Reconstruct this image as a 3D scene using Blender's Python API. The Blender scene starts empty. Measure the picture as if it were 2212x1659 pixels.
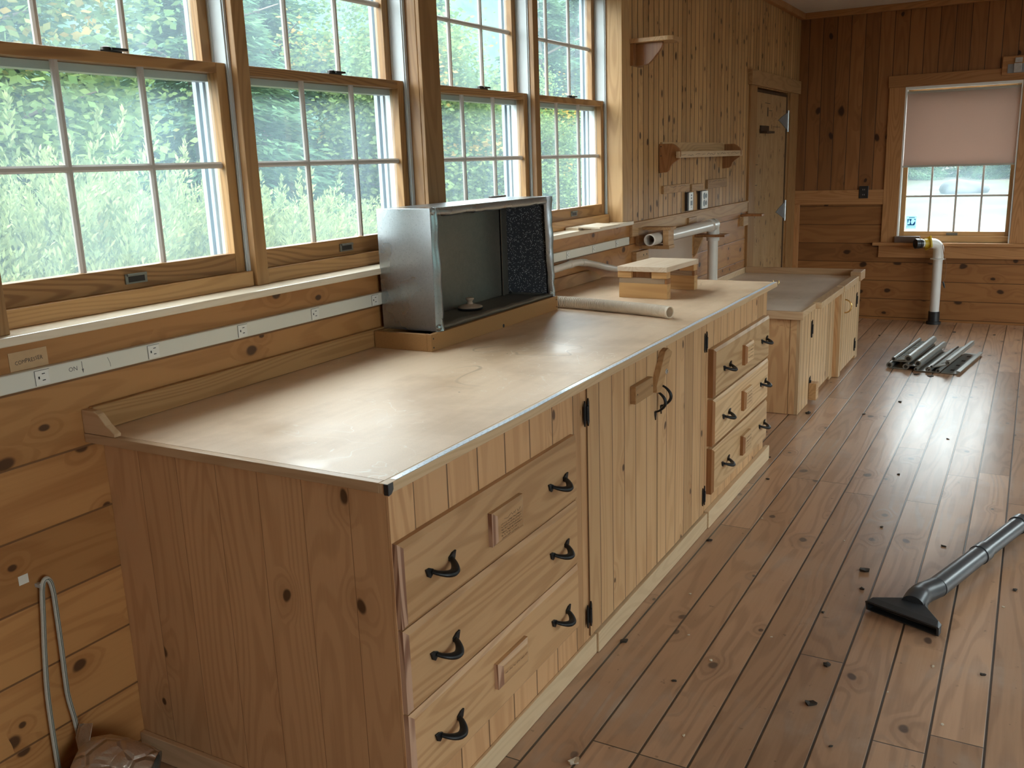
import bpy, bmesh, math, random
import numpy as np
from mathutils import Vector, Matrix, Euler

random.seed(7)
rng = np.random.default_rng(11)
SC = bpy.context.scene
COL = SC.collection
D = bpy.data
PI = math.pi

# ------------------------------------------------------------------ camera
cam = D.cameras.new('camera')
cam.sensor_width = 36.0
cam.lens = 1993.4075 / 2212 * 36.0
cam.clip_start, cam.clip_end = 0.05, 400
camo = D.objects.new('camera', cam)
COL.objects.link(camo)
cr = Vector((0.87369994, 0.48529542, -0.03371594))
cu = Vector((-0.08431454, 0.21932529, 0.97200179))
cf = Vector((-0.47910278, 0.84639516, -0.23254195))
camo.matrix_world = Matrix(((cr.x, cu.x, -cf.x, 0), (cr.y, cu.y, -cf.y, 0), (cr.z, cu.z, -cf.z, 1.5), (0, 0, 0, 1)))
SC.camera = camo

# ------------------------------------------------------------------ view, world, sun
SC.view_settings.view_transform = 'Standard'
SC.view_settings.look = 'None'
SC.view_settings.gamma = 1.0
SC.view_settings.exposure = 1.1
SC.view_settings.use_curve_mapping = False
SC.cycles.use_denoising = True
SC.cycles.max_bounces = 9
SC.cycles.diffuse_bounces = 6
SC.cycles.glossy_bounces = 4
SC.cycles.transparent_max_bounces = 16
SC.cycles.sample_clamp_indirect = 8.0
SC.cycles.caustics_reflective = False
SC.cycles.caustics_refractive = False

SKY = 6.5
wd = D.worlds.new('overcast_sky')
SC.world = wd
wd.use_nodes = True
bg = wd.node_tree.nodes['Background']
bg.inputs[0].default_value = (0.91, 0.96, 1.0, 1)
bg.inputs[1].default_value = SKY

sun = D.lights.new('sun', 'SUN')
sun.energy = 2.2
sun.angle = math.radians(12)
sun.color = (1.0, 0.96, 0.88)
suno = D.objects.new('sun', sun)
COL.objects.link(suno)
suno.rotation_euler = Vector((-0.42, 0.40, -0.82)).to_track_quat('-Z', 'Y').to_euler()


def portal(name, loc, rot, sx, sy):
    l = D.lights.new(name, 'AREA')
    l.shape = 'RECTANGLE'
    l.size, l.size_y = sx, sy
    l.cycles.is_portal = True
    o = D.objects.new(name, l)
    COL.objects.link(o)
    o.location, o.rotation_euler = loc, rot


# room shell dimensions (metres)
XW, YF, ZC = -1.957, 8.909, 2.70          # left wall face, far wall face, ceiling
XR, YB = 3.1, -2.6                        # right and back walls
# sampling portals in the window openings (no light of their own)
portal('sky_portal_left', (-2.2, 2.97, 1.77), (0, -PI/2, 0), 1.2, 3.6)
portal('sky_portal_far', (-0.61, YF + .2, 1.4), (-PI/2, 0, 0), .9, 1.3)
portal('sky_portal_right', (XR + .2, -.7, 1.5), (0, PI/2, 0), 1.5, 2.0)
portal('sky_portal_right', (XR + .2, 6.7, 1.5), (0, PI/2, 0), 1.5, 3.0)
portal('sky_portal_right', (XR + .2, 3.25, 1.5), (0, PI/2, 0), 1.5, 1.9)

# ------------------------------------------------------------------ material helpers
class NT:
    def __init__(s, name):
        s.m = D.materials.new(name)
        s.m.use_nodes = True
        s.t = s.m.node_tree
        s.t.nodes.clear()
        s.out = s.n('ShaderNodeOutputMaterial')

    def n(s, typ, ins=None, **kw):
        nd = s.t.nodes.new(typ)
        for k, v in kw.items():
            setattr(nd, k, v)
        if ins:
            for k, v in ins.items():
                s.set(nd, k, v)
        return nd

    def set(s, nd, k, v):
        sock = nd.inputs[k]
        if isinstance(v, bpy.types.NodeSocket):
            s.t.links.new(v, sock)
        elif isinstance(v, bpy.types.Node):
            s.t.links.new(v.outputs[0], sock)
        else:
            if isinstance(v, tuple) and len(v) == 3 and sock.type == 'RGBA':
                v = (*v, 1)
            sock.default_value = v

    def math(s, op, a, b=None, c=None, clamp=False):
        nd = s.n('ShaderNodeMath', operation=op, use_clamp=clamp)
        s.set(nd, 0, a)
        if b is not None:
            s.set(nd, 1, b)
        if c is not None:
            s.set(nd, 2, c)
        return nd.outputs[0]

    def mix(s, f, a, b, mode='MIX'):
        nd = s.n('ShaderNodeMix', data_type='RGBA', blend_type=mode)
        s.set(nd, 0, f)
        s.set(nd, 6, a)
        s.set(nd, 7, b)
        return nd.outputs[2]

    def ramp(s, x, a, b):
        nd = s.n('ShaderNodeMapRange', interpolation_type='SMOOTHSTEP')
        s.set(nd, 0, x)
        s.set(nd, 1, a)
        s.set(nd, 2, b)
        return nd.outputs[0]

    def comb(s, x, y, z):
        nd = s.n('ShaderNodeCombineXYZ')
        for i, v in enumerate((x, y, z)):
            s.set(nd, i, v)
        return nd.outputs[0]

    def noise(s, vec, scale, detail=2.0, rough=.5, dist=0.0):
        nd = s.n('ShaderNodeTexNoise', {'Scale': scale, 'Detail': detail, 'Roughness': rough, 'Distortion': dist})
        s.set(nd, 'Vector', vec)
        return nd

    def done(s, sh):
        s.t.links.new(sh.outputs[0], s.out.inputs[0])
        return s.m


def sc(c, k):
    return (c[0]*k, c[1]*k, c[2]*k)


def wood(name, light, dark, grain='Z', board=None, off=0.0, seam=.0022, knots=0.0, rough=.45, spec=.35, var=.16,
         ring=.5, joints=None, knotcol=(.05, .02, .01), seamcol=(.03, .015, .008), coat=0.0, wear=0.0, bump=.25, rings=26.0,
         knotsize=1.0, kscale=1.0, wearcol=(.55, .46, .38)):
    T = NT(name)
    tc = T.n('ShaderNodeTexCoord')
    sep = T.n('ShaderNodeSeparateXYZ')
    T.set(sep, 0, tc.outputs['Object'])
    nsep = T.n('ShaderNodeSeparateXYZ')
    T.set(nsep, 0, tc.outputs['Normal'])
    ax = {'X': 0, 'Y': 1, 'Z': 2}
    g = ax[grain]
    o1, o2 = [i for i in range(3) if i != g]
    U = sep.outputs[g]
    on1 = T.math('GREATER_THAN', T.math('ABSOLUTE', nsep.outputs[o1]), .6)   # face normal along o1 -> across is o2
    a1, a2 = sep.outputs[o1], sep.outputs[o2]
    V = T.math('ADD', a1, T.math('MULTIPLY', on1, T.math('SUBTRACT', a2, a1)))
    W = T.math('ADD', a2, T.math('MULTIPLY', on1, T.math('SUBTRACT', a1, a2)))
    oi = T.n('ShaderNodeObjectInfo')
    orand = oi.outputs['Random']
    if board:
        bv = T.math('DIVIDE', T.math('SUBTRACT', V, off), board)
        bid = T.math('FLOOR', bv)
        fr = T.math('SUBTRACT', bv, bid)
        wn = T.n('ShaderNodeTexWhiteNoise', noise_dimensions='1D')
        T.set(wn, 'W', T.math('ADD', bid, .37))
        r1 = wn.outputs[0]
        edge = T.math('MULTIPLY', T.math('SUBTRACT', .5, T.math('ABSOLUTE', T.math('SUBTRACT', fr, .5))), board)
        seamm = T.math('SUBTRACT', 1.0, T.ramp(edge, seam*.45, seam))
        if joints:
            ju = T.math('ADD', T.math('DIVIDE', U, joints), T.math('MULTIPLY', r1, 7.31))
            jid = T.math('FLOOR', ju)
            jf = T.math('SUBTRACT', ju, jid)
            je = T.math('MULTIPLY', T.math('SUBTRACT', .5, T.math('ABSOLUTE', T.math('SUBTRACT', jf, .5))), joints)
            seamm = T.math('MAXIMUM', seamm, T.math('SUBTRACT', 1.0, T.ramp(je, seam*.25, seam*.6)))
            wn2 = T.n('ShaderNodeTexWhiteNoise', noise_dimensions='2D')
            T.set(wn2, 'Vector', T.comb(bid, jid, 0.0))
            r1 = wn2.outputs[0]
    else:
        r1 = orand
        seamm = None
    U2 = T.math('ADD', U, T.math('MULTIPLY', r1, 13.7))
    V2 = T.math('ADD', V, T.math('MULTIPLY', r1, 5.3))
    # knots
    knotm = None
    vec_r = T.comb(T.math('MULTIPLY', U2, .55), T.math('MULTIPLY', V2, 5.0), T.math('MULTIPLY', W, 5.0))
    n1 = T.noise(vec_r, 1.0, 2.0, .45)
    lvl = n1.outputs[0]
    if knots:
        vv = T.n('ShaderNodeTexVoronoi', {'Scale': 1.0, 'Randomness': 1.0}, voronoi_dimensions='2D')
        kn = T.noise(T.comb(T.math('MULTIPLY', U2, 9.0), T.math('MULTIPLY', V2, 14.0), 0.0), 1.0, 1.0)
        wob = T.math('MULTIPLY', T.math('SUBTRACT', kn.outputs[0], .5), .16)
        T.set(vv, 'Vector', T.comb(T.math('ADD', T.math('MULTIPLY', U2, 3.6*kscale), wob), T.math('ADD', T.math('MULTIPLY', V2, 5.2*kscale), wob), 0.0))
        dist = vv.outputs['Distance']
        cs = T.n('ShaderNodeSeparateColor')
        T.set(cs, 0, vv.outputs['Color'])
        has = T.math('LESS_THAN', cs.outputs[0], knots)
        size = T.math('MULTIPLY', T.math('ADD', .055, T.math('MULTIPLY', cs.outputs[1], .085)), knotsize*kscale)
        knotm = T.math('MULTIPLY', has, T.math('SUBTRACT', 1.0, T.ramp(dist, T.math('MULTIPLY', size, .55), size)))
        halo = T.math('MULTIPLY', has, T.math('SUBTRACT', 1.0, T.ramp(dist, size, T.math('ADD', T.math('MULTIPLY', size, 3.0), .1))))
        lvl = T.math('ADD', lvl, T.math('MULTIPLY', halo, .10))
    rg = T.math('SINE', T.math('MULTIPLY', lvl, rings*6.28))
    rg = T.ramp(rg, -.35, .95)
    fine = T.noise(T.comb(T.math('MULTIPLY', U2, 5.0), T.math('MULTIPLY', V2, 120.0), T.math('MULTIPLY', W, 120.0)), 1.0, 3.0, .6)
    broad = T.noise(T.comb(T.math('MULTIPLY', U2, .9), T.math('MULTIPLY', V2, 6.0), T.math('MULTIPLY', W, 6.0)), 1.0, 2.0)
    f = T.math('MULTIPLY', rg, ring)
    f = T.math('ADD', f, T.math('MULTIPLY', T.math('SUBTRACT', fine.outputs[0], .45), .55))
    f = T.math('ADD', f, T.math('MULTIPLY', T.math('SUBTRACT', broad.outputs[0], .5), .7), clamp=True)
    col = T.mix(f, light, dark)
    br = T.math('ADD', 1.0 - var, T.math('MULTIPLY', r1, 2*var))
    col = T.mix(1.0, col, T.comb(br, T.math('POWER', br, 1.12), T.math('POWER', br, 1.25)), 'MULTIPLY')
    if knotm is not None:
        col = T.mix(T.math('MULTIPLY', halo, .3), col, dark)
        col = T.mix(T.math('MULTIPLY', knotm, .88), col, knotcol)
    roughv = T.math('ADD', rough, T.math('MULTIPLY', T.math('SUBTRACT', broad.outputs[0], .5), .25))
    if wear:
        wnz = T.noise(tc.outputs['Object'], 1.7, 5.0, .62)
        wm = T.math('MULTIPLY', T.ramp(wnz.outputs[0], .46, .72), wear)
        wm = T.math('MULTIPLY', wm, T.math('ADD', .35, T.math('MULTIPLY', rg, .65)))
        col = T.mix(wm, col, wearcol)
        spots = T.noise(tc.outputs['Object'], 23.0, 3.0, .7)
        col = T.mix(T.math('MULTIPLY', T.ramp(spots.outputs[0], .66, .74), .55), col, sc(dark, .35))
        roughv = T.math('ADD', roughv, T.math('MULTIPLY', wm, .1))
    h = T.math('ADD', T.math('MULTIPLY', fine.outputs[0], .5), T.math('MULTIPLY', rg, .25))
    if seamm is not None:
        col = T.mix(T.math('MULTIPLY', seamm, .93), col, seamcol)
        h = T.math('SUBTRACT', h, T.math('MULTIPLY', seamm, 4.0))
    bp = T.n('ShaderNodeBump', {'Strength': bump, 'Distance': .002, 'Height': h})
    b = T.n('ShaderNodeBsdfPrincipled', {'Base Color': col, 'Roughness': roughv, 'Specular IOR Level': spec, 'Normal': bp,
                                         'Coat Weight': coat, 'Coat Roughness': .26})
    return T.done(b)


def plain(name, col, rough=.5, metal=0.0, spec=.5, nscale=30.0, namp=.12, bump=0.0, coat=0.0, trans=0.0):
    T = NT(name)
    tc = T.n('ShaderNodeTexCoord')
    nz = T.noise(tc.outputs['Object'], nscale, 3.0, .55)
    v = T.math('ADD', 1.0 - namp, T.math('MULTIPLY', nz.outputs[0], 2*namp))
    c = T.mix(1.0, col, T.comb(v, v, v), 'MULTIPLY')
    ins = {'Base Color': c, 'Roughness': rough, 'Metallic': metal, 'Specular IOR Level': spec, 'Coat Weight': coat}
    if bump:
        ins['Normal'] = T.n('ShaderNodeBump', {'Strength': bump, 'Distance': .004, 'Height': nz.outputs[0]})
    b = T.n('ShaderNodeBsdfPrincipled', ins)
    if trans:
        tl = T.n('ShaderNodeBsdfTranslucent', {'Color': col})
        mx = T.n('ShaderNodeMixShader', {0: trans})
        T.t.links.new(b.outputs[0], mx.inputs[1])
        T.t.links.new(tl.outputs[0], mx.inputs[2])
        return T.done(mx)
    return T.done(b)


# wood tones
ORANGE, ORANGE_D = (.45, .215, .075), (.30, .120, .036)
M = {}
M['wall_h'] = wood('aged_pine_horizontal', ORANGE, ORANGE_D, 'Y', .1655, .043, knots=.5, kscale=1.7, knotsize=.75, rough=.42, seam=.0036, ring=.42, rings=13, seamcol=(.16, .075, .03))
M['wall_tg'] = wood('beadboard_pine', (.50, .285, .122), (.34, .175, .066), 'Z', .0815, .0, knots=.55, kscale=1.7, knotsize=.75, rough=.5, seam=.0058, ring=.35, rings=12, var=.17, seamcol=(.028, .012, .005))
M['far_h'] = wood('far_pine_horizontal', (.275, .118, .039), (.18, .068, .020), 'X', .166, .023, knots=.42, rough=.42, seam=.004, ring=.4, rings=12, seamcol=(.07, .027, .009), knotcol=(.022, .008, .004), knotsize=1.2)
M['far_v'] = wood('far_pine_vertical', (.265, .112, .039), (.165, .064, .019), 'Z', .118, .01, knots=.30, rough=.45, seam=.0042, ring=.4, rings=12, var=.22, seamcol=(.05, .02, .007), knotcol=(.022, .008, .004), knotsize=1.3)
M['trim_y'] = wood('fir_trim_along', (.46, .25, .10), (.31, .15, .052), 'Y', rough=.45, ring=.55)
M['trim_x'] = wood('fir_trim_across', (.44, .215, .085), (.30, .13, .045), 'X', rough=.45, ring=.5)
M['trim_z'] = wood('fir_trim_upright', (.35, .185, .072), (.23, .11, .038), 'Z', rough=.45, ring=.5)
M['farcase_z'] = wood('far_casing_upright', (.44, .215, .085), (.30, .13, .045), 'Z', rough=.45, ring=.5)
M['sash_y'] = wood('sash_rail_fir', (.37, .19, .07), (.22, .10, .033), 'Y', rough=.42, ring=.75, rings=34)
M['sash_z'] = wood('sash_stile_fir', (.40, .215, .082), (.26, .125, .043), 'Z', rough=.42, ring=.6)
M['sash_x'] = wood('far_sash_fir', (.54, .31, .13), (.36, .18, .065), 'X', rough=.42, ring=.5)
M['sill'] = wood('pale_sill', (.82, .70, .54), (.70, .54, .37), 'Y', rough=.3, ring=.25, spec=.7)
CAB, CAB_D = (.56, .32, .158), (.40, .20, .086)
M['cab_v'] = wood('bench_pine_boards', CAB, CAB_D, 'Z', .13, .022, knots=.20, rough=.42, seam=.0032, ring=.38, rings=14, seamcol=(.12, .06, .028), knotsize=.6)
M['cab_end'] = wood('bench_end_boards', (.56, .32, .158), (.38, .19, .08), 'Z', .128, .05, knots=.3, rough=.42, seam=.0012, ring=.34, rings=20, var=.15, seamcol=(.28, .145, .065), knotsize=.7)
M['cab_n'] = wood('bench_pine_narrow_boards', (.58, .355, .18), CAB_D, 'Z', .098, .02, knots=.5, rough=.42, seam=.003, ring=.32, rings=14, seamcol=(.12, .06, .028), knotsize=.6)
M['cab_p'] = wood('bench_pine_upright', CAB, CAB_D, 'Z', rough=.42, ring=.6)
M['drw'] = wood('drawer_front_pine', (.55, .325, .162), (.37, .19, .08), 'Y', rough=.42, ring=.5, rings=16)
M['drw2'] = wood('drawer_front_pale_pine', (.62, .41, .22), (.45, .265, .122), 'Y', rough=.42, ring=.7, rings=20)
M['endgrain'] = wood('end_grain_pine', (.58, .36, .24), (.26, .12, .07), 'Z', rough=.55, ring=.9, rings=30)
M['toe'] = wood('toe_board_pale', (.60, .44, .27), (.48, .33, .19), 'Y', rough=.5, ring=.35)
M['low_v'] = wood('low_cabinet_boards', (.60, .405, .225), (.46, .27, .13), 'Z', .088, .03, knots=.3, rough=.45, seam=.0056, ring=.5, seamcol=(.12, .06, .028), knotsize=.8)
M['low_side'] = wood('low_cabinet_side', (.56, .33, .16), (.40, .20, .085), 'Z', .15, .02, knots=.28, rough=.42, seam=.003, ring=.5, seamcol=(.2, .1, .04))
M['edge_y'] = wood('edge_strip_along', (.60, .42, .25), (.46, .29, .15), 'Y', rough=.42, ring=.4)
M['edge_x'] = wood('edge_strip_across', (.58, .38, .22), (.42, .25, .125), 'X', rough=.42, ring=.4)
M['redwood'] = wood('stained_shelf_wood', (.36, .165, .065), (.24, .10, .038), 'Z', rough=.4, ring=.5)
M['shelfw'] = wood('pale_shelf_wood', (.46, .275, .13), (.32, .175, .075), 'Y', rough=.45, ring=.5)
M['block_y'] = wood('block_wood', (.43, .25, .115), (.30, .155, .062), 'Y', rough=.5, ring=.5)
M['block_d'] = wood('dark_block_wood', (.30, .14, .06), (.20, .085, .035), 'X', rough=.5, ring=.4)
M['darkwood'] = wood('blackened_wood', (.06, .03, .015), (.04, .02, .01), 'X', rough=.6, ring=.3)
M['greyblock'] = wood('weathered_block', (.15, .095, .07), (.10, .06, .045), 'X', rough=.6, ring=.3)
M['jig_y'] = wood('jig_top_wood', (.72, .58, .44), (.56, .38, .24), 'Y', rough=.33, ring=.3, spec=.5)
M['jig_x'] = wood('jig_end_wood', (.62, .36, .15), (.46, .24, .09), 'X', rough=.45, ring=.5, rings=20)
M['jig_d'] = wood('jig_grey_wood', (.40, .28, .18), (.28, .18, .11), 'X', rough=.5, ring=.5)
M['door'] = wood('plywood_door', (.44, .275, .135), (.29, .155, .062), 'Z', rough=.5, ring=.7, rings=22, knots=.6, kscale=1.6, knotcol=(.09, .04, .018), knotsize=.8)
M['floor'] = wood('worn_floor_boards', (.42, .245, .145), (.23, .122, .068), 'Y', .1305, .004, seam=.0044, knots=.34, rough=.40, spec=.5, var=.22, ring=.4, rings=14,
                  joints=2.3, knotcol=(.07, .04, .03), seamcol=(.010, .006, .004), coat=.5, wear=.45, bump=.4, knotsize=.8)
M['ceil'] = plain('ceiling_plaster', (.62, .585, .54), .9, nscale=4, namp=.05)
M['wallplain'] = wood('plain_pine_wall', (.46, .25, .11), (.31, .145, .055), 'Z', .13, .0, knots=.2, rough=.45)
M['mdf'] = plain('fibreboard', (.34, .17, .058), .6, nscale=350, namp=.28)
M['white'] = plain('white_vinyl', (.50, .53, .53), .35, nscale=6, namp=.05)
M['extwhite'] = plain('exterior_white_trim', (.27, .31, .36), .4, nscale=5, namp=.05)
M['jamb'] = plain('white_jamb', (.80, .82, .80), .4, nscale=5, namp=.04)
M['lit_z'] = wood('fir_reveal_upright', (.56, .34, .155), (.40, .215, .085), 'Z', rough=.45, ring=.5)  # paler copy of the upright fir, window light on the reveal put into its colour
M['muntin'] = plain('grille_bar', (.50, .46, .42), .4, nscale=20, namp=.06)
M['raceway'] = plain('ivory_raceway', (.70, .67, .58), .35, nscale=3, namp=.05)
M['ivory'] = plain('ivory_plate', (.76, .74, .68), .35, nscale=9, namp=.04)
M['black'] = plain('black_plastic', (.018, .018, .019), .35, nscale=20, namp=.2)
M['ink'] = plain('black_ink', (.022, .020, .022), .7, namp=.1)
M['pencil'] = plain('pencil_mark', (.10, .095, .09), .7, namp=.1)
M['iron'] = plain('black_iron', (.022, .021, .021), .42, metal=.6, nscale=40, namp=.3, bump=.15)
M['lift'] = plain('grey_sash_lift', (.20, .19, .16), .35, metal=.5, nscale=15, namp=.1)
M['lock'] = plain('dark_bronze_lock', (.035, .028, .024), .4, metal=.5, nscale=15, namp=.1)
M['brass'] = plain('brass', (.75, .52, .22), .25, metal=1.0, nscale=15, namp=.1)
M['silver'] = plain('zinc_steel', (.55, .56, .57), .35, metal=1.0, nscale=30, namp=.15)
M['hinge'] = plain('grey_hinge_plate', (.24, .25, .26), .45, metal=.4, nscale=30, namp=.12)
M['pvc'] = plain('white_pvc', (.70, .64, .57), .3, nscale=10, namp=.08)
M['pvc_far'] = plain('clean_white_pvc', (.74, .72, .68), .3, nscale=8, namp=.06)
M['yellow'] = plain('yellow_gate', (.72, .53, .05), .4, nscale=10, namp=.06, trans=.35)
M['hose'] = plain('cream_hose', (.78, .66, .52), .5, nscale=14, namp=.08)
M['cord'] = plain('grey_braided_hose', (.50, .47, .40), .6, nscale=160, namp=.15, bump=.2)
M['stripe'] = plain('dark_stripe', (.035, .06, .05), .6, nscale=60, namp=.2)
M['card'] = plain('kraft_card', (.52, .34, .185), .85, nscale=60, namp=.08)
M['blind'] = plain('pink_beige_blind', (.60, .46, .39), .8, nscale=220, namp=.06, trans=.3)
M['blindbar'] = plain('blind_bar', (.45, .43, .37), .5, nscale=20, namp=.05)
M['vac'] = plain('grey_vacuum_plastic', (.050, .054, .060), .34, nscale=60, namp=.25, coat=.1)
M['vac2'] = plain('dark_vacuum_plastic', (.034, .037, .042), .38, nscale=60, namp=.25)
M['rail'] = plain('grey_extrusion', (.26, .26, .24), .38, metal=.35, nscale=45, namp=.22)
M['railend'] = plain('dark_extrusion_core', (.016, .014, .013), .6, nscale=60, namp=.3)
M['stickerw'] = plain('sticker_pale', (.62, .86, .92), .5, nscale=5, namp=.03, trans=.5)
M['stickerb'] = plain('sticker_blue', (.02, .22, .66), .5, nscale=5, namp=.03, trans=.3)
M['tape'] = plain('white_tape_measure', (.66, .74, .84), .25, spec=.6, nscale=30, namp=.05)
M['tapemark'] = plain('tape_print', (.18, .23, .33), .5, namp=.1)
M['debris'] = plain('dark_debris', (.035, .025, .018), .7, nscale=90, namp=.4)
M['shaving'] = plain('pale_shaving', (.62, .54, .42), .7, nscale=60, namp=.1)
M['boulder'] = plain('grey_boulder', (.055, .057, .06), .9, nscale=6, namp=.3, bump=.5)
M['bark'] = plain('tree_bark', (.13, .105, .085), .9, nscale=20, namp=.4, bump=.5)
M['knob'] = plain('turned_beige_wood', (.46, .33, .235), .5, nscale=40, namp=.12)
M['greypanel'] = plain('grey_brown_panel', (.42, .30, .22), .6, nscale=8, namp=.08)


def mat_galv(name, col, rough, spangle, namp):
    T = NT(name)
    tc = T.n('ShaderNodeTexCoord')
    a = T.noise(tc.outputs['Object'], spangle, 4.0, .7)
    b_ = T.noise(tc.outputs['Object'], 5.0, 3.0, .55)
    sp = T.ramp(T.noise(tc.outputs['Object'], 260.0, 1.0).outputs[0], .62, .72)
    v = T.math('ADD', 1.0 - namp, T.math('MULTIPLY', a.outputs[0], 2*namp))
    c = T.mix(1.0, col, T.comb(v, v, v), 'MULTIPLY')
    c = T.mix(T.math('MULTIPLY', sp, .35), c, (.12, .12, .12))
    r = T.math('ADD', rough - .12, T.math('MULTIPLY', b_.outputs[0], .26))
    bp = T.n('ShaderNodeBump', {'Strength': .12, 'Distance': .004, 'Height': b_.outputs[0]})
    return T.done(T.n('ShaderNodeBsdfPrincipled', {'Base Color': c, 'Metallic': .92, 'Roughness': r, 'Normal': bp}))


M['galv'] = mat_galv('galvanised_sheet', (.40, .425, .44), .27, 90, .14)
M['galv_in'] = mat_galv('dull_galvanised_inside', (.25, .225, .19), .5, 60, .18)  # inner sheet, with recess shade and brown reflection put into the colour
M['foil'] = None


def mat_foil():
    T = NT('crinkled_foil_tape')
    tc = T.n('ShaderNodeTexCoord')
    v = T.n('ShaderNodeTexVoronoi', {'Scale': 14.0}, feature='DISTANCE_TO_EDGE')
    T.set(v, 'Vector', tc.outputs['Object'])
    n = T.noise(tc.outputs['Object'], 18.0, 4.0, .6)
    h = T.math('ADD', T.ramp(v.outputs[0], 0.0, .12), T.math('MULTIPLY', n.outputs[0], 1.2))
    bp = T.n('ShaderNodeBump', {'Strength': .7, 'Distance': .01, 'Height': h})
    return T.done(T.n('ShaderNodeBsdfPrincipled', {'Base Color': (.62, .54, .46), 'Metallic': .85, 'Roughness': .34, 'Normal': bp}))


M['foil'] = mat_foil()


def mat_foam():
    T = NT('speckled_foam')
    tc = T.n('ShaderNodeTexCoord')
    v = T.n('ShaderNodeTexVoronoi', {'Scale': 210.0})
    T.set(v, 'Vector', tc.outputs['Object'])
    cs = T.n('ShaderNodeSeparateColor')
    T.set(cs, 0, v.outputs['Color'])
    m_ = T.math('MULTIPLY', T.math('LESS_THAN', cs.outputs[0], .42), T.math('LESS_THAN', v.outputs['Distance'], .36))
    c = T.mix(m_, (.060, .066, .078), (.55, .58, .62))
    bp = T.n('ShaderNodeBump', {'Strength': .5, 'Distance': .003, 'Height': v.outputs['Distance']})
    return T.done(T.n('ShaderNodeBsdfPrincipled', {'Base Color': c, 'Roughness': .8, 'Normal': bp}))


M['foam'] = mat_foam()


def mat_worktop(name, base, dark, gloss):
    T = NT(name)
    tc = T.n('ShaderNodeTexCoord')
    P = tc.outputs['Object']
    sep = T.n('ShaderNodeSeparateXYZ')
    T.set(sep, 0, P)
    a = T.noise(P, 2.2, 5.0, .6)
    b_ = T.noise(P, 420.0, 2.0, .7)
    g = T.noise(T.comb(T.math('MULTIPLY', sep.outputs[0], 30.0), T.math('MULTIPLY', sep.outputs[1], 1.6), 0.0), 1.0, 3.0)
    f = T.math('ADD', T.math('MULTIPLY', T.ramp(a.outputs[0], .40, .64), .72), T.math('MULTIPLY', T.math('SUBTRACT', g.outputs[0], .5), .5), clamp=True)
    c = T.mix(f, base, dark)
    s_ = T.math('ADD', .86, T.math('MULTIPLY', b_.outputs[0], .28))
    c = T.mix(1.0, c, T.comb(s_, s_, s_), 'MULTIPLY')
    # fine pale scratches
    wv = T.noise(P, 6.0, 2.0, .5, 1.2)
    sc1 = T.math('SUBTRACT', 1.0, T.ramp(T.math('ABSOLUTE', T.math('SUBTRACT', wv.outputs[0], .5)), 0.0, .006))
    msk = T.ramp(T.noise(P, 1.6, 2.0).outputs[0], .42, .56)
    scm = T.math('MULTIPLY', sc1, msk)
    c = T.mix(T.math('MULTIPLY', scm, .55), c, (.80, .72, .60))
    # brown glue trails and dark specks
    gl = T.noise(P, 3.1, 1.0, .4, .8)
    gm = T.math('MULTIPLY', T.math('SUBTRACT', 1.0, T.ramp(T.math('ABSOLUTE', T.math('SUBTRACT', gl.outputs[0], .56)), .002, .009)), T.ramp(T.noise(P, 1.1, 1.0).outputs[0], .56, .62))
    c = T.mix(T.math('MULTIPLY', gm, .5), c, sc(dark, .62))
    v = T.n('ShaderNodeTexVoronoi', {'Scale': 8.0})
    T.set(v, 'Vector', P)
    cs = T.n('ShaderNodeSeparateColor')
    T.set(cs, 0, v.outputs['Color'])
    dk = T.math('MULTIPLY', T.math('LESS_THAN', v.outputs['Distance'], .024), T.math('LESS_THAN', cs.outputs[0], .45))
    c = T.mix(T.math('MULTIPLY', dk, .8), c, (.07, .04, .025))
    st = T.ramp(T.noise(P, 2.6, 3.0, .55, .6).outputs[0], .52, .66)
    r = T.math('SUBTRACT', gloss, T.math('MULTIPLY', st, .16))
    r = T.math('ADD', r, T.math('MULTIPLY', b_.outputs[0], .12))
    bp = T.n('ShaderNodeBump', {'Strength': .10, 'Distance': .001, 'Height': T.math('ADD', b_.outputs[0], st)})
    return T.done(T.n('ShaderNodeBsdfPrincipled', {'Base Color': c, 'Roughness': r, 'Specular IOR Level': .6, 'Normal': bp}))


M['top'] = mat_worktop('worn_worktop', (.72, .52, .35), (.50, .325, .19), .40)
M['lowtop'] = mat_worktop('dusty_grey_worktop', (.80, .70, .59), (.66, .56, .455), .42)


def mat_glass():
    T = NT('dusty_window_glass')
    tr = T.n('ShaderNodeBsdfTransparent', {'Color': (.93, .97, .96, 1)})
    gl = T.n('ShaderNodeBsdfGlossy', {'Roughness': .02, 'Color': (1, 1, 1, 1)})
    lw = T.n('ShaderNodeLayerWeight', {'Blend': .5})
    fc_ = T.math('ADD', .022, T.math('MULTIPLY', T.math('POWER', lw.outputs['Facing'], 5.0), .5))
    m1 = T.n('ShaderNodeMixShader')
    T.set(m1, 0, fc_)
    T.t.links.new(tr.outputs[0], m1.inputs[1])
    T.t.links.new(gl.outputs[0], m1.inputs[2])
    tc = T.n('ShaderNodeTexCoord')
    sep = T.n('ShaderNodeSeparateXYZ')
    T.set(sep, 0, tc.outputs['Object'])
    nz = T.noise(T.comb(sep.outputs[0], T.math('MULTIPLY', sep.outputs[1], 3.0), T.math('MULTIPLY', sep.outputs[2], .5)), 3.0, 4.0, .6)
    tl = T.n('ShaderNodeBsdfTranslucent', {'Color': (.66, .88, 1.0, 1)})  # bluish film over the dusty pane, standing in for outdoor haze
    m2 = T.n('ShaderNodeMixShader')
    T.set(m2, 0, T.math('ADD', .025, T.math('MULTIPLY', nz.outputs[0], .065)))
    T.t.links.new(m1.outputs[0], m2.inputs[1])
    T.t.links.new(tl.outputs[0], m2.inputs[2])
    return T.done(m2)


M['glass'] = mat_glass()


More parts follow.
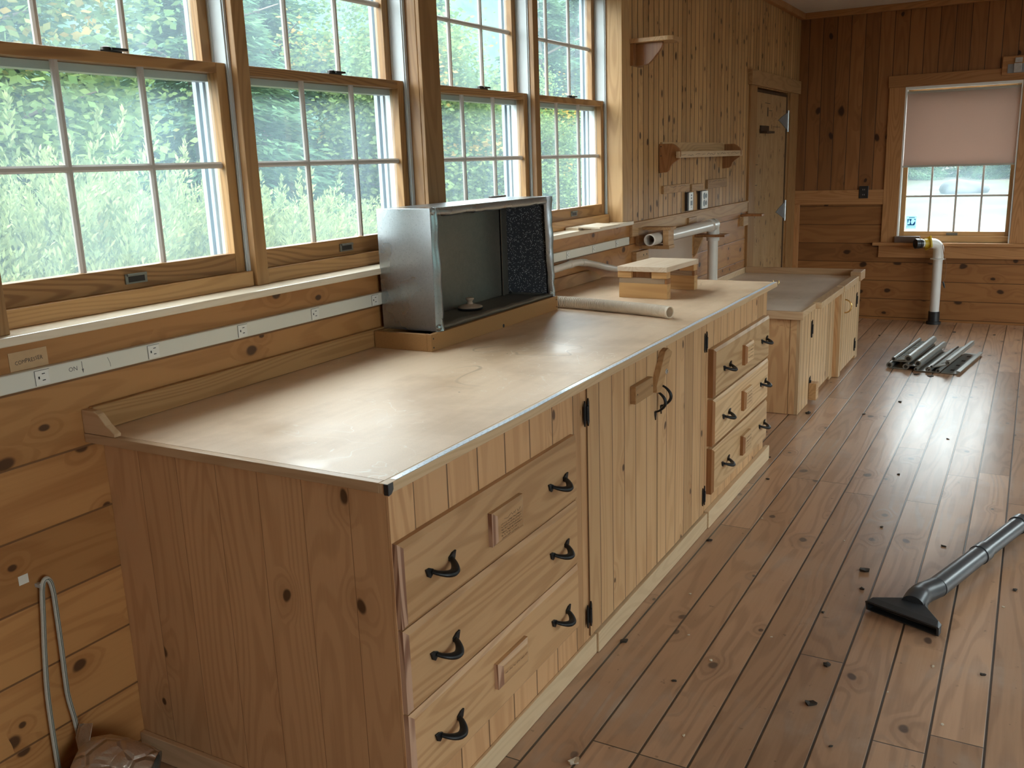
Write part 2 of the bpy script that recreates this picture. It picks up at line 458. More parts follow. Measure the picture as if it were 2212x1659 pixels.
def mat_leaf(name, c1, c2, c3, f3=.12, trans=.35):
    T = NT(name)
    tc = T.n('ShaderNodeTexCoord')
    geo = T.n('ShaderNodeNewGeometry')
    a = T.noise(tc.outputs['Object'], .9, 3.0, .6)
    oi = T.n('ShaderNodeObjectInfo')
    ri = geo.outputs['Random Per Island']
    f = T.math('ADD', T.math('MULTIPLY', a.outputs[0], .8), T.math('MULTIPLY', T.math('SUBTRACT', ri, .4), .6), clamp=True)
    c = T.mix(f, c1, c2)
    p = T.math('MULTIPLY', T.ramp(T.noise(tc.outputs['Object'], .55, 2.0).outputs[0], .56, .68), T.math('GREATER_THAN', ri, .45))
    c = T.mix(T.math('MULTIPLY', p, f3), c, c3)
    k = T.math('ADD', .8, T.math('MULTIPLY', oi.outputs['Random'], .4))
    c = T.mix(1.0, c, T.comb(k, k, k), 'MULTIPLY')
    d = T.n('ShaderNodeBsdfDiffuse', {'Color': c})
    t = T.n('ShaderNodeBsdfTranslucent', {'Color': c})
    m_ = T.n('ShaderNodeMixShader', {0: trans})
    T.t.links.new(d.outputs[0], m_.inputs[1])
    T.t.links.new(t.outputs[0], m_.inputs[2])
    return T.done(m_)


M['leaf_dec'] = mat_leaf('broadleaf_foliage', (.075, .135, .052), (.19, .25, .085), (.45, .24, .06), .6)
M['leaf_pine'] = mat_leaf('hemlock_foliage', (.036, .082, .052), (.11, .18, .085), (.12, .17, .06), .4)
M['leaf_jun'] = mat_leaf('juniper_foliage', (.12, .165, .075), (.27, .30, .13), (.30, .20, .09), .5)


def mat_ground():
    T = NT('dry_grass_ground')
    tc = T.n('ShaderNodeTexCoord')
    a = T.noise(tc.outputs['Object'], .25, 5.0, .65)
    b_ = T.noise(tc.outputs['Object'], 6.0, 4.0, .7)
    c = T.mix(T.ramp(a.outputs[0], .38, .66), (.042, .048, .032), (.070, .056, .048))
    v = T.math('ADD', .7, T.math('MULTIPLY', b_.outputs[0], .6))
    c = T.mix(1.0, c, T.comb(v, v, v), 'MULTIPLY')
    return T.done(T.n('ShaderNodeBsdfPrincipled', {'Base Color': c, 'Roughness': .95, 'Specular IOR Level': .1}))


M['ground'] = mat_ground()
M['hill'] = plain('wooded_slope', (.05, .085, .065), .95, spec=.05, nscale=2.6, namp=.65)

# ------------------------------------------------------------------ mesh helpers
class MB:
    def __init__(s):
        s.v, s.f, s.mi, s.sm = [], [], [], []

    def add(s, vs, fs, mi=0, smooth=False, X=None):
        b = len(s.v)
        s.v += [tuple(X @ Vector(p)) for p in vs] if X is not None else [tuple(p) for p in vs]
        for f in fs:
            s.f.append(tuple(b + i for i in f))
            s.mi.append(mi)
            s.sm.append(smooth)
        return s

    def box(s, x0, x1, y0, y1, z0, z1, mi=0, X=None):
        vs = [(x, y, z) for x in (x0, x1) for y in (y0, y1) for z in (z0, z1)]
        fs = [(0, 1, 3, 2), (4, 6, 7, 5), (0, 4, 5, 1), (2, 3, 7, 6), (0, 2, 6, 4), (1, 5, 7, 3)]
        return s.add(vs, fs, mi, False, X)

    def prism(s, pts, axis, a, b, mi=0, X=None, mi_side=None):
        def mk(p, t):
            return {'x': (t, p[0], p[1]), 'y': (p[0], t, p[1]), 'z': (p[0], p[1], t)}[axis]
        n = len(pts)
        vs = [mk(p, a) for p in pts] + [mk(p, b) for p in pts]
        s.add(vs, [tuple(range(n)), tuple(range(2*n - 1, n - 1, -1))], mi, False, X)
        base = len(s.v) - 2*n
        for i in range(n):
            j = (i + 1) % n
            s.f.append((base + i, base + j, base + n + j, base + n + i))
            s.mi.append(mi if mi_side is None else mi_side)
            s.sm.append(False)
        return s

    def tube(s, path, r, n=12, caps=True, mi=0, X=None, flat=1.0, up=None):
        P = [Vector(p) for p in path]
        R = r if isinstance(r, (list, tuple)) else [r]*len(P)
        T = [(P[min(i + 1, len(P) - 1)] - P[max(i - 1, 0)]).normalized() for i in range(len(P))]
        ref = Vector(up) if up else (Vector((0, 0, 1)) if abs(T[0].z) < .9 else Vector((1, 0, 0)))
        nrm = (ref - T[0]*ref.dot(T[0])).normalized()
        vs = []
        for i, p in enumerate(P):
            nrm = (nrm - T[i]*nrm.dot(T[i])).normalized()
            bn = T[i].cross(nrm)
            for k in range(n):
                a = 2*PI*k/n
                vs.append(p + (nrm*math.cos(a) + bn*math.sin(a)*flat)*R[i])
        fs = [(i*n + k, i*n + (k + 1) % n, (i + 1)*n + (k + 1) % n, (i + 1)*n + k) for i in range(len(P) - 1) for k in range(n)]
        s.add(vs, fs, mi, True, X)
        if caps:
            s.add(vs[:n], [tuple(range(n))], mi, False, X)
            s.add(vs[-n:], [tuple(range(n - 1, -1, -1))], mi, False, X)
        return s

    def lathe(s, p0, d, prof, n=24, mi=0, X=None, smooth=True):
        d = Vector(d).normalized()
        p0 = Vector(p0)
        ref = Vector((0, 0, 1)) if abs(d.z) < .9 else Vector((1, 0, 0))
        u = (ref - d*ref.dot(d)).normalized()
        w = d.cross(u)
        vs = []
        for t, r in prof:
            for k in range(n):
                a = 2*PI*k/n
                vs.append(p0 + d*t + (u*math.cos(a) + w*math.sin(a))*r)
        for i in range(len(prof) - 1):
            q = vs[i*n:(i + 2)*n]
            s.add(q, [(k, (k + 1) % n, n + (k + 1) % n, n + k) for k in range(n)], mi, smooth, X)
        return s


def mk(name, mb, mats, parent=None, bevel=0.0, seg=2, off=None):
    me = D.meshes.new(name)
    o = Vector(off) if off is not None else Vector((0, 0, 0))
    me.from_pydata([tuple(Vector(v) - o) for v in mb.v], [], mb.f)
    ms = mats if isinstance(mats, (list, tuple)) else [mats]
    for m_ in ms:
        me.materials.append(m_)
    me.polygons.foreach_set('material_index', mb.mi)
    bm = bmesh.new()
    bm.from_mesh(me)
    bmesh.ops.recalc_face_normals(bm, faces=bm.faces)
    bm.to_mesh(me)
    bm.free()
    me.polygons.foreach_set('use_smooth', mb.sm)
    me.update()
    ob = D.objects.new(name, me)
    COL.objects.link(ob)
    if parent is not None:
        ob.parent = parent
    if bevel:
        bv = ob.modifiers.new('soft_edges', 'BEVEL')
        bv.width, bv.segments, bv.limit_method, bv.angle_limit = bevel, seg, 'ANGLE', math.radians(40)
    return ob


def tag(o, label, cat, group=None):
    o['label'], o['category'] = label, cat
    if group:
        o['group'] = group
    return o


def thing(name, label, cat, loc, rot=(0, 0, 0), group=None):
    o = D.objects.new(name, None)
    o.empty_display_size = .05
    COL.objects.link(o)
    o.location, o.rotation_euler = loc, rot
    return tag(o, label, cat, group)


def root_loc(o):
    while o.parent is not None:
        o = o.parent
    return o.location


def part(name, mb, mats, parent, bevel=0.0, seg=2, local=False, label=None):
    """a mesh child; mb is in room coordinates unless local"""
    o = mk(name, mb, mats, parent, bevel, seg, None if local else root_loc(parent))
    if label:
        o['label'] = label
    return o


def struct(name, mb, mats, bevel=0.0, parent=None, label=None, cat=None):
    o = mk(name, mb, mats, parent, bevel)
    if parent is None:
        o['kind'] = 'structure'
        if label:
            tag(o, label, cat)
    return o


def sroot(name, label, cat, loc):
    o = thing(name, label, cat, loc)
    o['kind'] = 'structure'
    return o


def single(name, mb, mats, label, cat, loc, group=None, bevel=0.0, seg=2, rot=(0, 0, 0), local=False):
    o = mk(name, mb, mats, None, bevel, seg, None if local else loc)
    o.location, o.rotation_euler = loc, rot
    return tag(o, label, cat, group)


def text_verts(s, size):
    """letters of s as flat polygons in x,y, centred"""
    cu_ = D.curves.new('lettering', 'FONT')
    cu_.body, cu_.size, cu_.align_x, cu_.align_y = s, size, 'CENTER', 'CENTER'
    cu_.resolution_u = 2
    ob = D.objects.new('lettering', cu_)
    me = D.meshes.new_from_object(ob)
    vs = [tuple(v.co) for v in me.vertices]
    fs = [tuple(p.vertices) for p in me.polygons]
    D.objects.remove(ob)
    D.curves.remove(cu_)
    D.meshes.remove(me)
    return vs, fs


def squiggle(mb, o, ux, uz, length, amp, r, seed, n=None):
    """one line of illegible handwriting: o origin, ux along, uz up"""
    rr = random.Random(seed)
    n = n or int(length/ (amp*.55))
    o, ux, uz = Vector(o), Vector(ux), Vector(uz)
    seg = []
    for i in range(n):
        t = length*i/n
        if rr.random() < .14 and len(seg) > 2:
            mb.tube(seg, r, 4, False)
            seg = []
            continue
        seg.append(o + ux*t + uz*(amp*rr.uniform(-.5, .5)))
    if len(seg) > 1:
        mb.tube(seg, r, 4, False)


# ------------------------------------------------------------------ setting: floor, walls, ceiling
struct('floor', MB().box(XW - .2, XR + .2, YB - .2, YF + .2, -.06, 0), M['floor'], label='worn wide floorboards with dark gaps and knots', cat='floor')
struct('ceiling', MB().box(XW - .2, XR + .2, YB - .2, YF + .2, ZC, ZC + .12), M['ceil'], label='pale plaster ceiling above the pine walls', cat='ceiling')

WB0, WB1 = 1.215, 4.742         # window bank in the left wall
ZS, ZH = 1.147, 2.40
w = MB()
w.box(XW - .2, XW, YB, 7.43, 0, ZS, 1).box(XW - .2, XW, 8.53, YF, 0, ZS, 1)
w.box(XW - .2, XW, YB, 1.10, ZS, ZC, 0)
w.box(XW - .2, XW, 1.10, WB1, ZH, ZC, 0)
w.box(XW - .2, XW, WB1, 7.43, ZS, ZC, 0)
w.box(XW - .2, XW, 7.43, 8.53, 2.01, ZC, 0)
w.box(XW - .2, XW, 8.53, YF, ZS, ZC, 0)
w.box(XW - .2, XW - .08, 7.43, 8.53, 0, 2.01, 0)
struct('wall_left', w, [M['wall_tg'], M['wall_h']], label='left wall with narrow upright boards over wide horizontal boards', cat='wall')

FX0, FX1, FZ0, FZ1 = -1.055, -.165, .70, 2.02     # far window opening
w = MB()
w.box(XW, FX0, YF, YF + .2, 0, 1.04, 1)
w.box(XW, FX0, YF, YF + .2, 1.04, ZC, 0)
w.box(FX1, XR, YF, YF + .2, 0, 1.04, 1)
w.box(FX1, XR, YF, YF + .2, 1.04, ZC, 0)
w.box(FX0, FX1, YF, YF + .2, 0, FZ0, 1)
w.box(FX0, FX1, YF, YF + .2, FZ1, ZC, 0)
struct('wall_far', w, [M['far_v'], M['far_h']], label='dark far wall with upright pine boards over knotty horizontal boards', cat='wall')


def wall_with_holes(name, fixed, axis, a0, a1, holes, label):
    m_ = MB()
    z0, z1 = .75, 2.25
    cuts = [a0]
    for h in holes:
        cuts += [h[0], h[1]]
    cuts.append(a1)
    for i in range(0, len(cuts) - 1):
        c0, c1 = cuts[i], cuts[i + 1]
        spans = [(0, ZC)] if i % 2 == 0 else [(0, z0), (z1, ZC)]
        for (q0, q1) in spans:
            if axis == 'x':
                m_.box(fixed[0], fixed[1], c0, c1, q0, q1)
            else:
                m_.box(c0, c1, fixed[0], fixed[1], q0, q1)
    struct(name, m_, M['wallplain'], label=label, cat='wall')


RH = [(-1.7, .3), (2.3, 4.2), (5.2, 8.2)]
BH = []
wall_with_holes('wall_right', (XR, XR + .2), 'x', YB, YF, RH, 'right wall of pine boards with three windows')
wall_with_holes('wall_back', (YB - .2, YB), 'y', XW - .2, XR + .2, BH, 'plain back wall of pine boards')
nwin = 6  # right wall windows, out of view, added to bring in more daylight
for (a, b) in RH + BH:
    ax_x = (a, b) in RH
    ro = sroot('window_%d' % nwin, ['first plain window in the right wall, behind the camera', 'middle plain window in the right wall, across from the bench', 'widest plain window in the right wall, toward the far corner'][nwin - 6], 'window', (XR + .1, (a + b)/2, .75) if ax_x else ((a + b)/2, YB - .1, .75))
    nwin += 1
    fr = MB()
    gl = MB()
    for (p0, p1, q0, q1) in [(a, b, .75, .80), (a, b, 2.20, 2.25), (a, a + .05, .8, 2.2), (b - .05, b, .8, 2.2), ((a + b)/2 - .03, (a + b)/2 + .03, .8, 2.2)]:
        if ax_x:
            fr.box(XR + .07, XR + .12, p0, p1, q0, q1)
        else:
            fr.box(p0, p1, YB - .12, YB - .07, q0, q1)
    if ax_x:
        gl.box(XR + .094, XR + .097, a + .05, b - .05, .8, 2.2)
    else:
        gl.box(a + .05, b - .05, YB - .097, YB - .094, .8, 2.2)
    part('frame', fr, M['trim_z'], ro)
    part('glass', gl, M['glass'], ro)

# trims
w = MB().box(XW, XW + .018, 4.84, 7.215, 1.078, 1.146).box(XW, XW + .026, 4.84, 7.215, 1.146, 1.158)
struct('trim_1', w, M['block_y'], .002, label='chair rail of pale pine along the left wall below the upright boards', cat='trim')
w = MB().box(XW - .075, XW + .027, .2, 4.84, ZS, 1.168)
struct('trim_2', w, M['sill'], .003, label='long pale window sill under the four left windows', cat='trim')
w = MB().box(XW - .16, XW - .003, 1.09, 1.216, 1.168, ZH)
struct('trim_3', w, M['trim_z'], .002, label='upright casing left of the nearest window', cat='trim')
for i, yc in enumerate((2.066, 3.893)):
    w = MB().box(XW - .19, XW - .062, yc - .0245, yc + .0245, 1.168 if i == 0 else 1.168, ZH)
    struct('trim_%d' % (4 + i), w, M['trim_z'], .002, label=['slim upright mullion between the two nearest windows', 'slim upright mullion between the two farther windows'][i], cat='trim')
w = MB().box(XW - .19, XW - .040, 2.917, 3.035, 1.168, ZH).box(XW - .039, XW - .023, 2.917, 3.035, 1.168, ZH)
struct('trim_6', w, M['trim_z'], .002, label='broad upright post between the second and third windows', cat='trim')
w = MB().box(XW - .11, XW + .004, 4.735, 4.843, 1.168, ZH)
struct('trim_7', w, M['lit_z'], .002, label='upright casing board right of the farthest left window', cat='trim')
w = MB().box(XW, FX0 - .11, YF - .016, YF, 1.035, 1.163)
struct('trim_8', w, M['trim_x'], .002, label='dark chair rail across the far wall left of the window', cat='trim')
w = MB().box(XW, XW + .045, 4.0, YF, ZC - .052, ZC).box(XW, XR, YF - .045, YF, ZC - .052, ZC)
struct('trim_9', w, M['trim_x'], .004, label='crown moulding where the pine walls meet the ceiling', cat='trim')
w = MB().box(XW, XW + .05, YF - .016, YF, 0, 1.035)
struct('trim_10', w, M['farcase_z'], .002, label='corner board at the left end of the far wall', cat='trim')


# ------------------------------------------------------------------ left windows
def sash(root, name, y0, y1, z0, z1, xf, th, bot, top, sw, rows, zmun, ybars, lift=None, lock=None):
    """one glazed sash in the left wall, its room side at x = xf"""
    xb = xf - th
    st = MB().box(xb, xf, y0, y0 + sw, z0, z1).box(xb, xf, y1 - sw, y1, z0, z1)
    so = part(name, st, M['sash_z'], root, .0015)
    part('rail', MB().box(xb, xf - .0006, y0 + sw, y1 - sw, z0, z0 + bot), M['sash_y'], so, .0015)
    part('rail', MB().box(xb, xf - .0006, y0 + sw, y1 - sw, z1 - top, z1), M['sash_y'], so, .0015)
    xg = xb + .011
    part('glass', MB().box(xg - .0015, xg + .0015, y0 + sw, y1 - sw, z0 + bot, z1 - top), M['glass'], so)
    mu = MB()
    mw = .009
    for z in zmun:
        mu.prism([(xg + .002, z - mw), (xg + .009, z - mw), (xg + .014, z - .004), (xg + .014, z + .004), (xg + .009, z + mw), (xg + .002, z + mw)], 'y', y0 + sw, y1 - sw)
    for y in ybars:
        mu.prism([(xg + .002, y - mw), (xg + .009, y - mw), (xg + .0145, y - .004), (xg + .0145, y + .004), (xg + .009, y + mw), (xg + .002, y + mw)], 'z', z0 + bot, z1 - top)
    part('muntins', mu, M['muntin'], so)
    if lift is not None:
        l = MB().box(xf, xf + .004, lift - .034, lift + .034, z0 + .014, z0 + .040)
        l.box(xf + .004, xf + .010, lift - .030, lift + .030, z0 + .034, z0 + .040)
        l.box(xf + .004, xf + .0045, lift - .026, lift + .026, z0 + .018, z0 + .034, 1)
        part('sash_lift', l, [M['lift'], M['lock']], so, .001)
    if lock is not None:
        l = MB().box(xb + .002, xf - .004, lock - .032, lock + .032, z1, z1 + .004)
        l.lathe((xf - .018, lock - .005, z1 + .004), (0, 0, 1), [(0, .013), (.009, .012), (.011, .006), (.011, 0)], 14)
        l.box(xf - .016, xf + .002, lock - .002, lock + .046, z1 + .005, z1 + .011)
        part('sash_lock', l, M['lock'], so)
    return so


WLAB = ['nearest left window, junipers outside, cut off by the photo edge',
        'second left window, between the slim mullion and the broad post',
        'third left window, behind the sheet metal box',
        'fourth left window, beside the upright beadboard']
for i, yc in enumerate((1.626, 2.495, 3.456, 4.318)):
    ro = sroot('window_%d' % (i + 1), WLAB[i], 'window', (-2.05, yc, 1.168))
    hw_ = .4065
    y0, y1 = yc - hw_, yc + hw_
    # sill strip with bright ledge, head
    part('stool', MB().box(-2.12, -2.030, y0 - .004, y1 + .004, 1.168, 1.2125), M['trim_y'], ro, .002)
    part('head', MB().box(-2.15, -2.030, y0 - .004, y1 + .004, 2.352, ZH), M['trim_y'], ro, .002)
    # vinyl jamb liners with tracks
    jl = MB()
    for s_ in (-1, 1):
        yy = yc + s_*(hw_ + .001)
        a_, b_ = sorted((yy, yy + s_*.018))
        jl.box(-2.145, -2.042, a_, b_, 1.2125, 2.352)
        for xx in (-2.047, -2.096, -2.100):
            a2, b2 = sorted((yy - s_*.004, yy))
            jl.box(xx - .003, xx, a2, b2, 1.2125, 2.352)
    part('jamb_liner', jl, M['white'], ro)
    # exterior white frame
    ex = MB()
    for s_ in (-1, 1):
        for (xa, xb_, d0, d1) in [(-2.158, -2.145, -.008, .03), (-2.170, -2.158, .006, .03), (-2.185, -2.170, -.010, .05)]:
            a_, b_ = sorted((yc + s_*(hw_ + d0), yc + s_*(hw_ + d1)))
            ex.box(xa, xb_, a_, b_, 1.17, 2.40)
    ex.box(-2.21, -2.12, y0 - .05, y1 + .05, 1.13, 1.185).box(-2.19, -2.15, y0 - .05, y1 + .05, 2.34, 2.42)
    part('exterior_frame', ex, M['extwhite'], ro)
    bars = (yc - .125, yc + .125)
    sash(ro, 'lower_sash', y0, y1, 1.2125, 1.805, -2.055, .038, .056, .028, .036, 2, (1.523,), bars, lift=yc + .012, lock=yc + .03)
    part('meeting_strip', MB().box(-2.142, -2.1045, y0 + .02, y1 - .02, 1.757, 1.7765), M['white'], ro)
    sash(ro, 'upper_sash', y0, y1, 1.777, 2.350, -2.104, .036, .026, .036, .036, 2, (2.068,), bars)

# ------------------------------------------------------------------ far window with blind
ro = sroot('window_5', 'far wall window with the roller blind half down and a blue sticker', 'window', (-.61, YF, .70))
cs_ = MB().box(-1.185, FX0, YF - .018, YF, .70, 2.02).box(FX1, -.035, YF - .018, YF, .70, 2.02)
part('casing', cs_, M['farcase_z'], ro, .002)
part('head_casing', MB().box(-1.195, -.02, YF - .022, YF, 2.02, 2.12), M['trim_x'], ro, .002)
part('sill', MB().box(-1.25, .03, YF - .055, YF + .06, .672, .70), M['trim_x'], ro, .003)
part('apron', MB().box(-1.20, -.03, YF - .018, YF, .565, .672), M['trim_x'], ro, .002)
jm = MB().box(FX0, FX0 + .012, YF - .012, YF + .16, .70, 2.02).box(FX1 - .012, FX1, YF - .012, YF + .16, .70, 2.02).box(FX0, FX1, YF - .01, YF + .16, 2.0, 2.02)
part('jamb', jm, M['jamb'], ro)
part('stool', MB().box(FX0 + .012, FX1 - .012, YF + .03, YF + .14, .70, .752), M['sash_x'], ro, .002)
gx0, gx1, gz0, gz1 = -1.006, -.207, .792, 1.38
ls = MB().box(FX0 + .013, gx0, YF + .06, YF + .095, .752, 1.41).box(gx1, FX1 - .013, YF + .06, YF + .095, .752, 1.41)
so = part('lower_sash', ls, M['sash_z'], ro, .0015)
part('rail', MB().box(gx0, gx1, YF + .061, YF + .095, .752, gz0), M['sash_x'], so, .0015)
part('rail', MB().box(gx0, gx1, YF + .061, YF + .095, gz1, 1.41), M['sash_x'], so, .0015)
part('glass', MB().box(gx0, gx1, YF + .082, YF + .085, gz0, gz1), M['glass'], so)
mu = MB().box(gx0, gx1, YF + .07, YF + .081, 1.088, 1.104)
for k in (1, 2, 3):
    xx = gx0 + (gx1 - gx0)*k/4
    mu.box(xx - .008, xx + .008, YF + .069, YF + .082, gz0, gz1)
part('muntins', mu, M['muntin'], so)
part('sash_lift', MB().box(-.66, -.57, YF + .05, YF + .061, .760, .780), M['lift'], so, .001)
us = MB().box(FX0 + .013, gx0, YF + .10, YF + .135, 1.38, 2.0).box(gx1, FX1 - .013, YF + .10, YF + .135, 1.38, 2.0)
uo = part('upper_sash', us, M['sash_z'], ro)
part('rail', MB().box(gx0, gx1, YF + .10, YF + .135, 1.38, 1.405).box(gx0, gx1, YF + .10, YF + .135, 1.96, 2.0), M['sash_x'], uo)
part('glass', MB().box(gx0, gx1, YF + .118, YF + .121, 1.405, 1.96), M['glass'], uo)
part('exterior_frame', MB().box(FX0 - .05, FX0 + .02, YF + .2, YF + .24, .66, 2.06).box(FX1 - .02, FX1 + .05, YF + .2, YF + .24, .66, 2.06).box(FX0, FX1, YF + .14, YF + .26, .66, .705), M['extwhite'], ro)
# window sticker on the lower left pane
yy = YF + .0805
sx, sz = -.951, .868
stk = part('sticker', MB().box(sx - .042, sx + .040, yy, yy + .0012, sz - .055, sz + .056), M['stickerw'], so)
bl = MB()
bl.box(sx - .032, sx + .028, yy - .001, yy, sz - .026, sz - .016)
bl.prism([(sx - .030, sz - .016), (sx - .020, sz + .030), (sx - .034, sz + .030)], 'y', yy - .001, yy)
bl.prism([(sx - .020, sz + .030), (sx + .004, sz + .030), (sx - .004, sz + .01), (sx + .002, sz - .016), (sx - .014, sz - .016), (sx - .008, sz + .008)], 'y', yy - .001, yy)
bl.prism([(sx + .012, sz - .016), (sx + .032, sz - .016), (sx + .034, sz + .012), (sx + .024, sz + .002)], 'y', yy - .001, yy)
bl.prism([(sx + .018, sz + .031), (sx + .034, sz + .031), (sx + .034, sz + .016)], 'y', yy - .001, yy)
bl.box(sx - .022, sx + .026, yy - .001, yy, sz + .040, sz + .046)
for k in range(8):
    bl.box(sx - .036 + .009*k, sx - .030 + .009*k, yy - .001, yy, sz - .038, sz - .034)
part('print', bl, M['stickerb'], stk)

ro = thing('roller_blind', 'pink beige roller blind pulled halfway down the far window', 'blind', (-.61, YF + .0, 1.99))
part('fabric', MB().box(-1.040, -.178, YF + .008, YF + .010, 1.36, 1.975), M['blind'], ro)
part('bottom_bar', MB().box(-1.048, -.170, YF + .003, YF + .015, 1.347, 1.363), M['blindbar'], ro, .002)
rl = MB().lathe((-1.040, YF + .024, 1.968), (1, 0, 0), [(0, 0), (0, .017), (.862, .017), (.862, 0)], 16)
part('roller', rl, M['blindbar'], ro)

single('wood_block', MB().box(-1.068, -.862, YF - .050, YF + .028, .7005, .754), M['greyblock'],
       'short brown wood block lying on the far window sill, below the blue sticker', 'block', (-.965, YF - .01, .7), bevel=.003)

# ------------------------------------------------------------------ door in the left wall
ro = sroot('door_1', 'plywood door in the left wall near the far corner', 'door', (XW, 7.98, 0))
part('casing', MB().box(XW, XW + .018, 7.23, 7.415, 0, 2.015).box(XW, XW + .018, 8.545, 8.83, 0, 2.015).box(XW - .1, XW, 7.43, 7.446, 0, 2.01).box(XW - .1, XW, 8.515, 8.53, 0, 2.01), M['trim_z'], ro, .002)
part('head_casing', MB().box(XW, XW + .034, 7.20, 8.845, 2.015, 2.125), M['block_y'], ro, .002)
dp = part('panel', MB().box(XW - .045, XW - .006, 7.448, 8.513, .01, 1.998), M['door'], ro, .002)
for (zc, nm) in ((1.776, 'hinge'), (1.008, 'hinge')):
    hg = MB().prism([(8.51, zc + .072), (8.51, zc - .072), (8.30, zc - .02), (8.20, zc + .002), (8.30, zc + .03)], 'x', XW - .006, XW - .001)
    hg.tube([(XW + .002, 8.52, zc - .09), (XW + .002, 8.52, zc + .09)], .010, 10, mi=1)
    part(nm, hg, [M['hinge'], M['silver']], dp)
br = MB().box(XW - .006, XW + .05, 7.60, 7.86, 1.665, 1.682).box(XW - .006, XW + .004, 7.60, 7.86, 1.682, 1.725)
part('ledge', br, M['darkwood'], dp, .001)
part('gap', MB().box(XW - .0075, XW - .0055, 8.470, 8.513, .02, 1.995).box(XW - .0075, XW - .0054, 7.449, 8.470, 1.975, 1.998), M['darkwood'], dp)  # dark strips laid on the panel as the shade of the door gap
mk_ = MB()
for (y_, z_, w_, h_) in [(7.75, 1.90, .16, .004), (7.83, 1.80, .025, .07), (7.88, 1.845, .10, .004), (8.02, 1.72, .26, .003), (7.47, 1.42, .10, .004), (7.47, 1.33, .012, .03), (7.47, 1.26, .10, .004)]:
    mk_.box(XW - .006, XW - .0052, y_, y_ + w_, z_, z_ + h_)
part('marks', mk_, M['ink'], dp)

# ------------------------------------------------------------------ workbench units
XF = -1.092


def iron_pull(root, y0, y1, z, xface, proj=.030):
    """arched iron pull lying along y"""
    m_ = MB()
    L = y1 - y0
    pth = []
    for k in range(17):
        t = k/16
        a = math.sin(t*PI)
        pth.append((xface + .004 + proj*a**.75, y0 + .020 + (L - .040)*t, z - .012*a**.8))
    m_.tube(pth, [.0046 + .0030*math.sin(k/16*PI) for k in range(17)], 8, True, flat=1.5)
    for (yc, s_) in ((y0 + .02, -1), (y1 - .02, 1)):
        m_.prism([(yc + s_*.022, z + .012), (yc + s_*.008, z + .011), (yc - s_*.006, z + .004), (yc - s_*.006, z - .005), (yc + s_*.006, z - .013), (yc + s_*.016, z - .006)], 'x', xface, xface + .005)
    return part('pull', m_, M['iron'], root, .0008, 1)


def iron_bail(root, y, z0, z1, xface, proj=.034):
    m_ = MB()
    L = z1 - z0
    pth = []
    for k in range(17):
        t = k/16
        a = math.sin(t*PI)
        pth.append((xface + .004 + proj*a**.7, y, z0 + .028 + (L - .056)*t))
    m_.tube(pth, [.0034 + .0022*math.sin(k/16*PI) for k in range(17)], 8, True, flat=1.4)
    for (zc, s_) in ((z0 + .028, -1), (z1 - .028, 1)):
        m_.prism([(y, zc + s_*.030), (y + .007, zc + s_*.008), (y + .007, zc - s_*.003), (y - .007, zc - s_*.003), (y - .007, zc + s_*.008)], 'x', xface, xface + .004)
    return part('handle', m_, M['iron'], root, .0006, 1)


def iron_hinge(root, y, zc, xface, h=.042):
    m_ = MB()
    for dy, k in ((-.0115, .92), (.0115, 1.0)):
        m_.prism([(y + dy, zc + h*k), (y + dy + .005, zc + h*k*.72), (y + dy + .0055, zc - h*k*.72), (y + dy, zc - h*k), (y + dy - .0055, zc - h*k*.72), (y + dy - .005, zc + h*k*.72)], 'x', xface, xface + .004)
    m_.tube([(xface + .005, y, zc - h*.52), (xface + .005, y, zc + h*.52)], .0055, 8)
    return part('hinge', m_, M['iron'], root)


def label_plate(root, y0, y1, z0, z1, xface, th, lines, seed, inset, ms=None):
    b = .010
    m_ = MB()
    x1 = xface + th
    vs = [(xface, y0, z0), (xface, y1, z0), (xface, y1, z1), (xface, y0, z1), (x1 - b*.7, y0, z0), (x1 - b*.7, y1, z0), (x1 - b*.7, y1, z1), (x1 - b*.7, y0, z1),
          (x1, y0 + b*1.6, z0 + b), (x1, y1 - b*1.6, z0 + b), (x1, y1 - b*1.6, z1 - b), (x1, y0 + b*1.6, z1 - b)]
    fs = [(0, 1, 5, 4), (1, 2, 6, 5), (2, 3, 7, 6), (3, 0, 4, 7), (4, 5, 9, 8), (5, 6, 10, 9), (6, 7, 11, 10), (7, 4, 8, 11), (8, 9, 10, 11)]
    mi_ = [0, 0, 0, 1, 0, 0, 0, 1, 0]
    for f_, q in zip(fs, mi_):
        m_.add([vs[i] for i in f_], [(0, 1, 2, 3)], q)
    pl = part('label_plate', m_, ms or [M['drw'], M['endgrain']], root)
    if lines:
        s_ = MB()
        for k, (fy, fz, ln, am) in enumerate(lines):
            squiggle(s_, (x1 + .0003, y0 + (y1 - y0)*fy, z0 + (z1 - z0)*fz), (0, 1, 0), (0, 0, 1), (y1 - y0)*ln, am*.8, .00038, seed*31 + k)
        part('lettering', s_, M['ink'], pl)
    return pl


